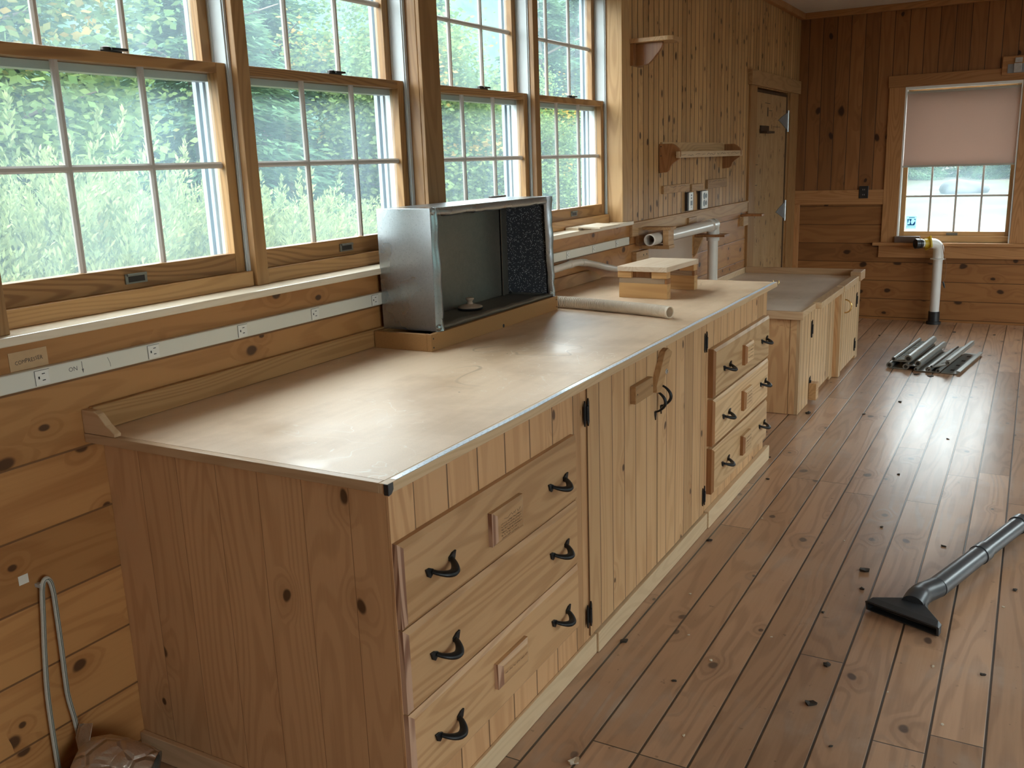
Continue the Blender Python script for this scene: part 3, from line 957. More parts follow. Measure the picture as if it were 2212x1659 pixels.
def drawer(root, y0, y1, z0, z1, mats, pulls, th=.022, xface=XF):
    x1 = xface + th
    b = .011
    m_ = MB()
    A = [(xface, y0, z0), (xface, y1, z0), (xface, y1, z1), (xface, y0, z1)]
    B = [(x1 - .008, p[1], p[2]) for p in A]
    Cc = [(x1, y0 + b, z0 + b), (x1, y1 - b, z0 + b), (x1, y1 - b, z1 - b), (x1, y0 + b, z1 - b)]
    vs = A + B + Cc
    for i in range(4):
        j = (i + 1) % 4
        q = 1 if i in (1, 3) else 0
        m_.add([vs[i], vs[j], vs[4 + j], vs[4 + i]], [(0, 1, 2, 3)], q)
        m_.add([vs[4 + i], vs[4 + j], vs[8 + j], vs[8 + i]], [(0, 1, 2, 3)], q)
    m_.add(Cc, [(0, 1, 2, 3)], 0)
    d = part('drawer', m_, mats, root)
    for (p0, p1, pz) in pulls:
        iron_pull(d, p0, p1, pz, x1)
    return d


# left drawer unit
Y0, YA, YBn, Y1 = 1.405, 2.318, 3.500, 4.452
ro = thing('drawer_cabinet', 'near bench unit with three wide drawers and broad end boards', 'cabinet', (-1.5, 1.86, 0))
part('body', MB().box(XW + .001, XF, Y0, YA, 0.002, .8795), M['cab_v'], ro)
part('end_panel', MB().box(XW + .001, XF - .0065, Y0 - .001, Y0 - .0001, .068, .8795), M['cab_end'], ro)
part('corner_stile', MB().box(XF - .006, XF + .0015, Y0 - .0012, Y0 + .085, 0.002, .8795), M['cab_p'], ro, .001)
part('toe_board', MB().box(XF, XF + .010, Y0 + .0, YA + .075, .001, .066), M['toe'], ro, .002)
part('end_baseboard', MB().box(XW + .001, XF, Y0 - .016, Y0 - .0012, .001, .068), M['edge_x'], ro, .002)
DL = [(.560, .752), (.362, .557), (.158, .359)]
txt = [(.30, .68, .55, .009)] + [(.20, .56 - .085*k, .68 - .12*(k > 3), .0045) for k in range(6)]
for k, (z0, z1) in enumerate(DL):
    zp = (z0 + z1)/2 - .003
    d = drawer(ro, 1.405, 2.252, z0, z1, [M['drw'], M['endgrain']], [(1.487, 1.602, zp), (2.066, 2.180, zp)])
    if k == 0:
        label_plate(d, 1.752, 1.905, .612, .697, XF + .022, .018, txt, 3, 0)
    if k == 2:
        label_plate(d, 1.752, 1.908, .233, .302, XF + .022, .018, [(.15, .50, .75, .006)], 5, 0)

# door unit
ro = thing('door_cabinet', 'middle bench unit with two tall board doors meeting at iron handles', 'cabinet', (-1.5, 2.91, 0))
part('body', MB().box(XW + .001, XF, YA + .0015, YBn - .0015, 0.002, .8795), M['cab_v'], ro)
part('toe_board', MB().box(XF, XF + .016, YA + .077, YBn, .001, .068), M['toe'], ro, .002)
d1 = part('door', MB().box(XF, XF + .006, 2.357, 2.937, .074, .868), M['cab_n'], ro, .001)
d2 = part('door', MB().box(XF, XF + .006, 2.941, 3.462, .074, .868), M['cab_n'], ro, .001)
xd = XF + .006
iron_hinge(d1, 2.346, .790, xd)
iron_hinge(d1, 2.346, .150, xd)
iron_hinge(d2, 3.472, .790, xd)
iron_hinge(d2, 3.472, .150, xd)
iron_bail(d1, 2.912, .622, .752, xd)
iron_bail(d2, 2.968, .630, .760, xd)
bk = part('latch_block', MB().box(xd, xd + .020, 2.685, 2.842, .733, .792), M['block_y'], d1, .002)
for y_ in (2.70, 2.83):
    part('screw', MB().lathe((xd + .0203, y_, .763), (1, 0, 0), [(0, .003), (.0005, 0)], 8), M['ink'], bk)
tb = MB().prism([(2.872, .728), (2.905, .722), (2.93, .742), (3.025, .842), (2.985, .862), (2.955, .855), (2.872, .752)], 'x', xd, xd + .022)
tb = part('turn_button', tb, M['block_y'], d2, .002)
part('bolt', MB().lathe((xd + .022, 2.965, .783), (1, 0, 0), [(0, .010), (.001, .010), (.002, .006), (.005, .005), (.005, 0)], 12), M['silver'], tb)

# right drawer unit
ro = thing('drawer_cabinet', 'far bench unit with three smaller pale drawers, each with a label plate', 'cabinet', (-1.5, 3.97, 0))
part('body', MB().box(XW + .001, XF, YBn, Y1, 0.002, .8795), M['cab_n'], ro)
part('toe_board', MB().box(XF, XF + .022, YBn + .002, Y1 + .05, .001, .074), M['toe'], ro, .002)
DR = [(.551, .752), (.347, .543), (.140, .336)]
for k, (z0, z1) in enumerate(DR):
    zp = (z0 + z1)/2
    d = drawer(ro, 3.528, 4.402, z0, z1, [M['drw2'], M['redwood']], [(3.64, 3.75, zp), (4.245, 4.355, zp)], th=.030)
    label_plate(d, 3.925, 4.06, zp - .045, zp + .045, XF + .030, .020, [(.2, .8 - .16*q, .6, .006) for q in range(4)], 9 + k, 0, [M['drw2'], M['redwood']])

# worktop
ro = thing('worktop', 'long pale scratched worktop with a raised back strip and a tape rule edge', 'worktop', (-1.5, 2.92, .88))
part('surface', MB().box(XW + .001, -1.074, 1.374, 4.485, .880, .902), M['top'], ro)
part('front_edge', MB().box(-1.0735, -1.052, 1.355, 4.485, .880, .9022), M['edge_y'], ro, .0015)
part('end_edge', MB().box(XW + .001, -1.074, 1.355, 1.3735, .880, .9022), M['edge_x'], ro, .0015)
bs = MB().prism([(1.376, .9025), (4.40, .9025), (4.40, .915), (4.33, .945), (4.26, .960), (4.20, .964), (1.376, .964)], 'x', XW + .001, XW + .020)
part('backsplash', bs, M['trim_y'], ro, .003)
pts = [(XW + .001, .903), (-1.846, .903), (-1.845, .911), (-1.858, .921), (-1.873, .930), (-1.885, .943), (-1.897, .955), (-1.912, .961), (XW + .001, .961)]
part('backsplash_end', MB().prism(pts, 'y', 1.356, 1.375), M['edge_x'], ro, .002)
tp = MB()
ys = np.linspace(1.385, 4.47, 70)
for a, b in zip(ys[:-1], ys[1:]):
    ra, rb = [-1.0535 + .0022*math.sin(y*9.0)*math.sin(y*2.3) for y in (a, b)]
    la, lb = ra - .0145, rb - .0145
    za, zb = [.9030 + .0006*max(0, math.sin(y*7.0)) for y in (a, b)]
    tp.add([(la, a, .9026), (ra, a, za), (rb, b, zb), (lb, b, .9026)], [(0, 1, 2, 3)])
    tp.add([(ra, a, za), (ra, a, .9022), (rb, b, .9022), (rb, b, zb)], [(0, 1, 2, 3)])
rule = part('tape_rule', tp, M['tape'], ro)
nm = MB()
tens = {}
for k in range(2, 121):
    y = 1.372 + .0254*k
    if y > 4.46:
        break
    s_ = str(k)
    if s_ not in tens:
        tens[s_] = text_verts(s_, .0085)
    vs, fs = tens[s_]
    off_ = .0022*math.sin(y*9.0)*math.sin(y*2.3)
    nm.add([(-1.0605 + off_ - v[1], y + v[0], .9040) for v in vs], fs)
    nm.box(-1.0565 + off_, -1.0540 + off_, y - .0128, y - .0122, .9036, .9040)
part('numbers', nm, M['tapemark'], rule)
cg = MB().prism([(1.3535, .9026), (1.371, .9026), (1.371, .888), (1.364, .880), (1.3535, .878)], 'x', -1.0519, -1.0498).box(-1.061, -1.0498, 1.3528, 1.3549, .879, .9026)
part('corner_guard', cg, M['black'], ro, .001)
for xx in (-1.062, -1.088):
    ch = MB().tube([(xx, 4.485, .892), (xx, 4.505, .892), (xx + .006, 4.516, .886), (xx + .010, 4.520, .895), (xx + .006, 4.522, .905)], .0022, 6)
    part('cup_hook', ch, M['brass'], ro)

# ------------------------------------------------------------------ low cabinets beyond
LY0, LYM, LY1 = 5.375, 6.43, 7.19
ro = thing('low_cabinet', 'low cabinet nearest the bench with one board door and a hasp block', 'cabinet', (-1.5, 5.9, 0))
part('body', MB().box(XW + .001, -1.142, LY0, LYM, .002, .584), M['low_side'], ro)
part('face_frame', MB().box(-1.142, -1.122, LY0, 5.66, .002, .584), M['low_v'], ro)
part('face_frame', MB().box(-1.142, -1.122, 6.33, LYM, .002, .584), M['low_v'], ro)
d1 = part('door', MB().box(-1.142, -1.1215, 5.663, 6.327, .03, .580), M['low_v'], ro, .001)
iron_hinge(d1, 5.69, .462, -1.1213, .055)
iron_hinge(d1, 5.69, .118, -1.1213, .05)
part('hasp_block', MB().box(-1.1215, -1.075, 5.665, 5.74, .025, .128), M['shelfw'], d1, .002)
ro = thing('low_cabinet', 'farther low cabinet standing slightly proud, with a ring handle', 'cabinet', (-1.5, 6.8, 0))
part('body', MB().box(XW + .001, -1.098, LYM + .001, LY1, .002, .584), M['low_side'], ro)
part('face_frame', MB().box(-1.098, -1.080, LYM + .001, 6.50, .002, .584), M['low_v'], ro)
part('face_frame', MB().box(-1.098, -1.080, 7.09, LY1, .002, .584), M['low_v'], ro)
d1 = part('door', MB().box(-1.098, -1.0785, 6.503, 7.087, .03, .580), M['low_v'], ro, .001)
iron_hinge(d1, 7.03, .450, -1.0783, .055)
iron_hinge(d1, 7.03, .120, -1.0783, .05)
rg = MB().tube([(-1.078 + .045*math.sin(k/10*PI), 6.55, .475 + .045*math.cos(k/10*PI)) for k in range(11)], .005, 8)
part('ring_handle', rg, M['brass'], d1)
ro = thing('low_countertop', 'grey dusty low countertop behind the bench end, in front of the door', 'countertop', (-1.5, 6.25, .585))
part('surface', MB().box(XW + .001, -1.125, 5.362, 7.185, .5845, .608), M['lowtop'], ro)
part('end_edge', MB().box(XW + .001, -1.104, 5.342, 5.361, .572, .620), M['edge_x'], ro, .002)
part('front_edge', MB().box(-1.124, -1.104, 5.3615, 5.70, .585, .620).box(-1.124, -1.070, 5.7005, 6.44, .585, .624).box(-1.118, -1.064, 6.4405, 7.0, .585, .628), M['edge_y'], ro, .002)
part('far_lip', MB().box(XW + .025, -1.125, 7.166, 7.185, .6085, .655).box(-1.1245, -1.052, 7.0005, 7.195, .590, .655), M['edge_x'], ro, .002)
part('backsplash', MB().box(XW + .001, XW + .022, 5.36, 7.185, .6085, .650), M['edge_y'], ro, .002)

# ------------------------------------------------------------------ power raceway and card
ro = thing('power_raceway', 'long ivory outlet strip running below the window sill', 'outlet strip', (XW, 2.5, 1.064))
part('channel', MB().box(XW + .0005, XW + .022, .15, 4.785, 1.043, 1.085), M['raceway'], ro, .003)
xo = XW + .022
for y in (1.257, 1.567, 1.877, 2.186, 2.491, 4.005, 4.307, 4.609):
    pl = part('receptacle', MB().box(xo, xo + .0022, y - .0175, y + .0175, 1.047, 1.081), M['ivory'], ro, .001)
    hl = MB()
    hl.box(xo + .0022, xo + .0026, y - .0185, y + .0185, 1.0806, 1.0814).box(xo + .0022, xo + .0026, y - .0182, y - .0174, 1.047, 1.081)
    hl.box(xo + .0022, xo + .0026, y - .0005, y + .007, 1.0715, 1.0735).box(xo + .0022, xo + .0026, y - .0005, y + .007, 1.0565, 1.0585)
    hl.box(xo + .0022, xo + .0026, y - .010, y - .0065, 1.0615, 1.0675)
    part('slots', hl, M['black'], pl)
pm = MB()
vs, fs = text_verts('ON', .015)
pm.add([(xo + .0003, 1.337 + v[0], 1.066 + v[1]) for v in vs], fs)
pm.tube([(xo + .0003, 1.361, 1.080), (xo + .0003, 1.362, 1.054)], .0006, 5)
pm.prism([(1.3595, 1.062), (1.3645, 1.062), (1.362, 1.052)], 'x', xo, xo + .0005)
part('pencil_note', pm, M['pencil'], ro)
part('pencil_note', MB().tube([(xo + .0003, 1.432, 1.076), (xo + .0003, 1.437, 1.062), (xo + .0003, 1.438, 1.052)], .0005, 5), M['pencil'], ro)

ro = thing('card', 'small tan card reading COMPRESSER above the outlet strip', 'card', (XW, 1.246, 1.105))
cd = part('sheet', MB().box(XW + .0004, XW + .0016, 1.199, 1.292, 1.086, 1.128), M['card'], ro)
lt = MB()
xpos = 1.212
rr = random.Random(4)
for ch_ in 'COMPRESSER':
    vs, fs = text_verts(ch_, .0125 + rr.uniform(-.001, .0015))
    wx = max(v[0] for v in vs) - min(v[0] for v in vs)
    dz = rr.uniform(-.0008, .0008)
    lt.add([(XW + .0020, xpos + wx/2 + v[0], 1.1035 + dz + (xpos - 1.212)*.04 + v[1]) for v in vs], fs)
    xpos += wx + .0014
k_ = (1.2805 - 1.212)/(xpos - 1.212)
lt.v = [(v[0], 1.212 + (v[1] - 1.212)*k_, v[2]) for v in lt.v]
part('lettering', lt, M['ink'], ro)

# ------------------------------------------------------------------ items on the worktop
BX0, BX1, BY0, BY1 = -1.934, -1.700, 2.475, 3.412
ro = thing('fibreboard_plinth', 'brown fibreboard frame under the sheet metal box on the bench', 'plinth', (-1.82, 2.94, .902))
part('front_rail', MB().box(BX1 - .018, BX1, BY0, BY1, .9023, .9595), M['mdf'], ro, .001)
part('end_rail', MB().box(BX0, BX1 - .0185, BY0, BY0 + .018, .9023, .9595), M['mdf'], ro, .001)
part('end_rail', MB().box(BX0, BX1 - .0185, BY1 - .018, BY1, .9023, .9595), M['mdf'], ro, .001)
part('back_rail', MB().box(BX0, BX0 + .018, BY0 + .0185, BY1 - .0185, .9023, .9595), M['mdf'], ro, .001)
for y in (BY0 + .012, BY1 - .012):
    for z in (.915, .945):
        part('screw', MB().lathe((BX1, y, z), (1, 0, 0), [(0, .003), (.0006, .003), (.0006, 0)], 8), M['ink'], ro)
part('notch', MB().lathe((BX1, 2.955, .910), (1, 0, 0), [(0, .007), (.0006, .007), (.0006, 0)], 10), M['ink'], ro)

gx0_, gx1_, gy0, gy1, gz0_, gz1_ = -1.934, -1.716, 2.530, 3.398, .960, 1.366
ro = thing('sheet_metal_box', 'open galvanised sheet metal box standing on its fibreboard frame', 'metal box', (-1.825, 2.96, .96))
t_ = .003
part('left_side', MB().box(gx0_, gx1_, gy0, gy0 + t_, gz0_, gz1_), M['galv'], ro, .001)
part('right_side', MB().box(gx0_, gx1_, gy1 - t_, gy1, gz0_, gz1_), M['galv'], ro, .001)
part('top', MB().box(gx0_, gx1_, gy0 + t_, gy1 - t_, gz1_ - t_, gz1_).box(gx0_ - .002, gx0_ + .012, 3.28, gy1 + .004, gz1_, gz1_ + .007), M['galv'], ro, .001)
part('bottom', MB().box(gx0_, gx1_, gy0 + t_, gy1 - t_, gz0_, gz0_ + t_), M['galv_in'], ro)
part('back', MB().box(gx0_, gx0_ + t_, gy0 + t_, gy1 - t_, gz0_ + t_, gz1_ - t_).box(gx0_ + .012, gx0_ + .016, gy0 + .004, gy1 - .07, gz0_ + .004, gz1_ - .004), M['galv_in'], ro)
part('foam_lining', MB().box(gx0_ + .018, gx1_ - .02, gy1 - .014, gy1 - .0035, gz0_ + .012, gz1_ - .02), M['foam'], ro, .002)
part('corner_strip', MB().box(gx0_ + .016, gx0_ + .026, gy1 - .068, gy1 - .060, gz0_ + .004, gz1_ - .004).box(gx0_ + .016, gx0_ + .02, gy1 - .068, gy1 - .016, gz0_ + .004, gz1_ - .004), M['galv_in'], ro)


def lip(pa, pb, inw, w0, w1, n=14, seed=1, bulge=.008):
    """folded sheet lip along a box edge with slightly dented inner rim"""
    r_ = random.Random(seed)
    m_ = MB()
    pa, pb, inw = Vector(pa), Vector(pb), Vector(inw).normalized()
    rows = []
    for k in range(n + 1):
        t = k/n
        p = pa.lerp(pb, t)
        wv = w0 + (w1 - w0)*t + r_.uniform(-.0025, .0025)
        bx = bulge + r_.uniform(-.003, .003)
        rows.append([p, p + Vector((bx, 0, 0)) + inw*(wv*.45), p + Vector((bx*.6, 0, 0)) + inw*(wv*.8), p + Vector((-.010, 0, 0)) + inw*wv])
    vs = [v for r in rows for v in r]
    fs = [(4*i + j, 4*i + j + 1, 4*i + 4 + j + 1, 4*i + 4 + j) for i in range(n) for j in range(3)]
    m_.add(vs, fs, 0, True)
    return m_


part('front_lip', lip((gx1_, gy0, gz0_), (gx1_, gy0, gz1_), (0, 1, 0), .050, .040, seed=2, bulge=.012), M['galv'], ro)
part('front_lip', lip((gx1_, gy1, gz0_), (gx1_, gy1, gz1_), (0, -1, 0), .018, .040, seed=3, bulge=.016), M['galv'], ro)
part('front_lip', lip((gx1_, gy0, gz1_), (gx1_, gy1, gz1_), (0, 0, -1), .030, .030, seed=4, n=24, bulge=.006), M['galv'], ro)
part('front_lip', lip((gx1_, gy0, gz0_), (gx1_, gy1, gz0_), (0, 0, 1), .020, .014, seed=5, n=24, bulge=.006), M['galv_in'], ro)
for (y, z) in ((gy0 + .012, gz1_ - .010), (gy0 + .014, gz0_ + .012), (gy1 - .012, gz0_ + .012), (gy1 - .006, gz1_ - .016)):
    sd = MB().lathe((gx1_ + .001, y, z), (1, 0, 0), [(0, .015), (.006, .012), (.009, .006), (.010, 0)], 12)
    part('corner_dab', sd, M['galv'], ro)

ro = thing('sanding_disc', 'round beige turned wooden disc with a knob, lying inside the metal box', 'disc', (-1.848, 2.962, .964))
part('disc', MB().lathe((-1.848, 2.962, .972), (0, 0, 1), [(0, 0), (0, .046), (.003, .048), (.006, .044), (.013, .020), (.014, 0)], 28), M['knob'], ro)
part('rim', MB().lathe((-1.848, 2.962, .9635), (0, 0, 1), [(0, 0), (0, .047), (.0085, .050), (.0085, 0)], 28), M['black'], ro)
part('knob', MB().lathe((-1.848, 2.962, .985), (0, 0, 1), [(0, .013), (.010, .009), (.014, .012), (.020, .0165), (.024, .014), (.024, 0)], 20), M['knob'], ro)

# wooden U-shaped jig
ro = thing('wooden_stand', 'small U shaped wooden stand with a pale top, on the bench end', 'wooden stand', (-1.475, 3.80, .9025), (0, 0, -.06))
jx0, jx1, jl_ = -.115, .115, .355
part('top_board', MB().box(jx0 - .002, jx1 + .003, -.012, jl_, .118, .140), M['jig_y'], ro, .0015, local=True)
for (ya, yb, nm_) in ((0, .038, 'end_block'), (jl_ - .042, jl_ - .004, 'end_block')):
    e = MB().box(jx0, jx1, ya, yb, .0, .066, 0)
    e.box(jx0, jx1 - .012, ya, yb, .066, .089, 1)
    e.box(jx1 - .012, jx1, ya, yb, .066, .089, 2)
    e.box(jx0 - .004, jx0 + .062, ya - .004, yb, .089, .118, 0).box(jx1 - .072, jx1 - .002, ya - .004, yb, .089, .118, 0)
    e.box(jx0 + .062, jx1 - .072, ya + .012, yb, .089, .118, 2)
    part(nm_, e, [M['jig_x'], M['jig_d'], M['redwood']], ro, .001, local=True)
ar = MB().prism([(.10, .118), (jl_ - .05, .118), (jl_ - .05, .092), (.20, .100), (.12, .112)], 'x', jx0 + .01, jx0 + .022)
part('back_cleat', ar, M['redwood'], ro, local=True)

# corrugated hose
path = [(-1.86, 3.475, .9265), (-1.70, 3.462, .9265), (-1.55, 3.435, .9265), (-1.42, 3.405, .9265), (-1.30, 3.375, .9265), (-1.19, 3.335, .9265)]


def smooth_path(P, n):
    P = [Vector(p) for p in P]
    out = []
    for i in range(len(P) - 1):
        p0, p1, p2, p3 = P[max(i - 1, 0)], P[i], P[i + 1], P[min(i + 2, len(P) - 1)]
        for k in range(n):
            t = k/n
            out.append(.5*((2*p1) + (p2 - p0)*t + (2*p0 - 5*p1 + 4*p2 - p3)*t*t + (3*p1 - p0 - 3*p2 + p3)*t**3))
    out.append(P[-1])
    return out


ro = thing('corrugated_hose', 'cream ribbed hose lying on the bench, running out from behind the metal box', 'hose', (-1.5, 3.4, .902))
sp = smooth_path(path, 84)
rad = [.0238 if (k % 5) in (0, 1, 2) else .0196 for k in range(len(sp))]
part('tube', MB().tube(sp, rad, 20, False), M['hose'], ro)
dr = (sp[-1] - sp[-3]).normalized()
part('mouth', MB().lathe(sp[-1] - dr*.004, dr, [(0, .0232), (.010, .0236), (.012, .022), (.010, .0195), (-.05, .0190), (-.05, 0)], 24), M['hose'], ro)

# board on sill
bd = MB().prism([(-1.950, 4.150), (-1.808, 4.100), (-1.797, 4.318), (-1.957, 4.398)], 'z', 1.1805, 1.188)
bd.box(-1.945, -1.90, 4.20, 4.30, 1.1683, 1.1805)
bd.prism([(-2.02, 4.16), (-1.95, 4.16), (-1.95, 4.39), (-2.02, 4.39)], 'z', 1.1683, 1.1805)
single('thin_board', bd, M['sill'], 'thin white board lying on the sill of the fourth window', 'board', (-1.88, 4.25, 1.168))

# ------------------------------------------------------------------ pipes on the left wall
ro = thing('drain_pipe', 'white pipe along the wall turning down behind the low countertop', 'pipe', (-1.85, 5.5, 1.06))
pr = .0335
px_, pz_ = -1.852, 1.060
part('horizontal_pipe', MB().lathe((px_, 4.875, pz_), (0, 1, 0), [(0, pr*.80), (0, pr), (1.12, pr)], 28).lathe((px_, 4.875, pz_), (0, 1, 0), [(0, pr*.80), (.30, pr*.80), (.30, 0)], 28), M['pvc'], ro)
el = MB().tube([(px_, 5.965, pz_), (px_, 6.0, pz_ + .001), (px_, 6.03, pz_ - .004), (px_, 6.045, pz_ - .02), (px_, 6.047, pz_ - .05), (px_, 6.047, pz_ - .07)], .041, 24)
el.lathe((px_, 6.02, pz_), (0, 1, 0), [(0, .041), (.045, .041), (.055, .030), (.055, 0)], 24)
el.lathe((px_, 6.047, pz_ - .074), (0, 0, -1), [(-.006, 0), (-.006, .044), (.006, .045), (.012, .042), (.030, .042), (.036, 0)], 24)
part('elbow', el, M['pvc'], ro)
part('vertical_pipe', MB().lathe((px_, 6.047, pz_ - .10), (0, 0, -1), [(0, pr), (.352, pr)], 28), M['pvc'], ro)

ro = thing('pipe_bracket', 'square wooden bracket on the wall holding the open end of the white pipe', 'bracket', (XW, 5.0, 1.06))
part('top_board', MB().box(XW + .02, -1.768, 4.985, 5.075, 1.106, 1.122), M['block_y'], ro, .001)
part('bottom_board', MB().box(XW + .0, -1.778, 4.985, 5.075, 1.000, 1.020), M['block_y'], ro, .001)
part('front_block', MB().box(-1.815, -1.782, 4.985, 5.075, 1.0205, 1.1055), M['block_y'], ro, .001)
part('wall_plate', MB().box(XW + .0003, XW + .019, 4.93, 5.08, 1.0205, 1.122), M['block_y'], ro, .001)

ro = thing('pipe_bracket', 'wooden ledge bracket with a sloped brace around the downward pipe', 'bracket', (XW, 5.98, 1.0))
lg = MB().box(XW + .0003, px_ - pr - .0005, 5.98, 6.10, .984, .999).box(px_ + pr + .0005, -1.755, 5.98, 6.10, .984, .999).box(px_ - pr - .0005, px_ + pr + .0005, 5.98, 6.047 - pr - .001, .984, .999)
part('ledge', lg, M['redwood'], ro)
part('brace', MB().prism([(XW + .0003, .9835), (-1.895, .9835), (-1.935, .88), (XW + .0003, .85)], 'y', 5.965, 5.985), M['shelfw'], ro, .001)

ro = thing('small_ledge', 'small reddish ledge on the wall just left of the door casing', 'ledge', (XW, 7.1, 1.05))
part('ledge', MB().box(XW + .0003, -1.80, 7.10, 7.195, 1.046, 1.062), M['redwood'], ro, .001)
part('cleat', MB().box(XW + .0003, XW + .03, 7.06, 7.195, .975, 1.0455), M['shelfw'], ro, .001)

ro = thing('drain_pipe', 'white bent pipe on the wall between the metal box and wooden stand', 'pipe', (-1.92, 4.1, 1.02))
pp = smooth_path([(-1.919, 3.55, 1.010), (-1.919, 3.85, 1.016), (-1.919, 4.00, 1.020), (-1.919, 4.10, 1.018), (-1.917, 4.22, 1.000), (-1.905, 4.40, .962), (-1.900, 4.60, .925)], 6)
part('pipe', MB().tube(pp, .0165, 18), M['pvc'], ro)
for (a, b) in ((11, 13), (19, 22)):
    cj = MB().tube(pp[a:b + 1], .0185, 18)
    part('coupling', cj, M['pvc'], ro)

single('grey_panel', MB().box(XW + .0003, XW + .012, 5.10, 5.90, .66, 1.000), M['greypanel'], 'flat grey brown panel on the wall behind the wooden stand', 'panel', (XW, 5.5, .83), bevel=.001)
ro = thing('wood_block', 'small wall block with two screw holes, just under the pipe bracket', 'block', (XW, 4.93, .95))
part('block', MB().box(XW + .0003, XW + .03, 4.87, 5.06, .88, .992), M['block_y'], ro, .002)
for y_ in (4.98, 5.03):
    part('screw', MB().lathe((XW + .03, y_, .967), (1, 0, 0), [(0, .005), (.0006, .005), (.0006, 0)], 10), M['ink'], ro)
single('wood_block', MB().box(XW + .0185, XW + .032, 5.77, 5.93, 1.085, 1.122), M['block_y'], 'tiny wooden block stuck on the chair rail above the white pipe', 'block', (XW, 5.85, 1.10), bevel=.001)

# ------------------------------------------------------------------ shelves, cleats and outlets on the beadboard
ro = thing('corner_shelf', 'small high wall shelf on one rounded bracket beside the window casing', 'shelf', (XW, 4.95, 2.1))
part('board', MB().prism([(XW + .0003, 4.85), (-1.745, 4.85), (-1.722, 4.872), (-1.722, 5.01), (XW + .0003, 5.01)], 'z', 2.098, 2.120), M['shelfw'], ro, .002)
bp_ = [(XW + .018, 2.0975), (-1.790, 2.0975), (-1.790, 2.085), (-1.797, 2.068), (-1.812, 2.048), (-1.845, 2.012), (-1.868, 1.992), (-1.890, 1.988), (XW + .018, 1.985)]
part('bracket', MB().prism(bp_, 'y', 4.90, 4.922), M['redwood'], ro, .002)
part('back_plate', MB().box(XW + .0003, XW + .0175, 4.86, 5.0, 1.985, 2.0975), M['redwood'], ro, .001)

ro = thing('wall_shelf', 'wooden wall shelf with two scrolled end brackets and a front rail', 'shelf', (XW, 5.9, 1.5))
ep = [(XW + .0003, 1.580), (-1.875, 1.580), (-1.862, 1.574), (-1.835, 1.552), (-1.826, 1.535), (-1.826, 1.505), (-1.840, 1.488), (-1.868, 1.470), (-1.885, 1.452), (-1.893, 1.430), (-1.908, 1.418), (XW + .0003, 1.413)]
for (a, b) in ((5.30, 5.322), (6.58, 6.602)):
    e = part('end_bracket', MB().prism(ep, 'y', a, b), M['redwood'], ro, .003)
    if a < 6:
        for (x_, z_) in ((-1.943, 1.565), (-1.943, 1.512), (-1.85, 1.512)):
            part('nail_hole', MB().lathe((x_, a, z_), (0, -1, 0), [(0, .0035), (.0006, .0035), (.0006, 0)], 8), M['ink'], e)
part('back_board', MB().box(XW + .0003, XW + .014, 5.3225, 6.5795, 1.505, 1.590), M['shelfw'], ro, .001)
part('shelf_board', MB().box(XW + .0145, -1.846, 5.3225, 6.5795, 1.500, 1.516), M['shelfw'], ro, .001)
fr_ = part('front_rail', MB().box(-1.8455, -1.828, 5.285, 6.63, 1.497, 1.534), M['edge_y'], ro, .001)
sq = MB()
squiggle(sq, (-1.8275, 5.30, 1.512), (0, 1, .006), (0, 0, 1), 1.25, .012, .0010, 77, n=60)
part('pencil_scribble', sq, M['pencil'], fr_)

CL = [('left of three small cleats under the wall shelf, the longest', 5.345, 5.83, 1.290, 1.338), ('middle of three small cleats under the wall shelf, the shortest', 5.872, 6.11, 1.285, 1.328), ('right of three small cleats under the wall shelf, set highest', 6.205, 6.655, 1.287, 1.347)]
for k, (lab, a, b, z0, z1) in enumerate(CL):
    ro = thing('wooden_cleat', lab, 'cleat', (XW, (a + b)/2, z0), group='cleats under the wall shelf')
    part('strip', MB().box(XW + .0003, XW + .016, a, b, z0, z1), [M['block_y']], ro, .002)
    if k != 1:
        sq = MB()
        squiggle(sq, (XW + .0163, a + .03, z1 - .012), (0, 1, 0), (0, 0, 1), (b - a)*.8, .010, .0010, 5 + k, n=22)
        part('pencil_scribble', sq, M['pencil'], ro)

ro = thing('wall_switch', 'narrow white switch plate on a dark box, left one under the cleats', 'switch', (XW, 5.83, 1.22))
part('box', MB().box(XW + .0003, XW + .020, 5.775, 5.865, 1.165, 1.282), M['black'], ro, .002)
part('plate', MB().box(XW + .020, XW + .024, 5.79, 5.872, 1.167, 1.280), M['ivory'], ro, .001)
sl = MB()
for (z_, h_, w_) in ((1.262, .010, .010), (1.243, .010, .010), (1.212, .030, .018), (1.187, .006, .006)):
    sl.box(XW + .024, XW + .0248, 5.838 - w_, 5.838 + w_, z_ - h_/2, z_ + h_/2)
part('toggles', sl, M['black'], ro)
ro = thing('wall_outlet', 'white outlet plate with two black sockets, right one under the cleats', 'outlet', (XW, 6.11, 1.22))
part('box', MB().box(XW + .0003, XW + .020, 6.035, 6.17, 1.160, 1.280), M['black'], ro, .002)
part('plate', MB().box(XW + .020, XW + .024, 6.055, 6.185, 1.163, 1.278), M['ivory'], ro, .001)
sl = MB()
for (z_) in (1.245, 1.198):
    sl.lathe((XW + .024, 6.105, z_), (1, 0, 0), [(0, .022), (.0012, .021), (.0012, 0)], 16)
    sl.lathe((XW + .024, 6.148, z_), (1, 0, 0), [(0, .016), (.0012, .015), (.0012, 0)], 16)
part('sockets', sl, M['black'], ro)
ro = thing('wall_outlet', 'black outlet plate on the dark far wall, left of the window', 'outlet', (-1.351, YF, 1.14))
part('plate', MB().box(-1.391, -1.311, YF - .022, YF - .0162, 1.088, 1.196), M['black'], ro, .003)
sl = MB()
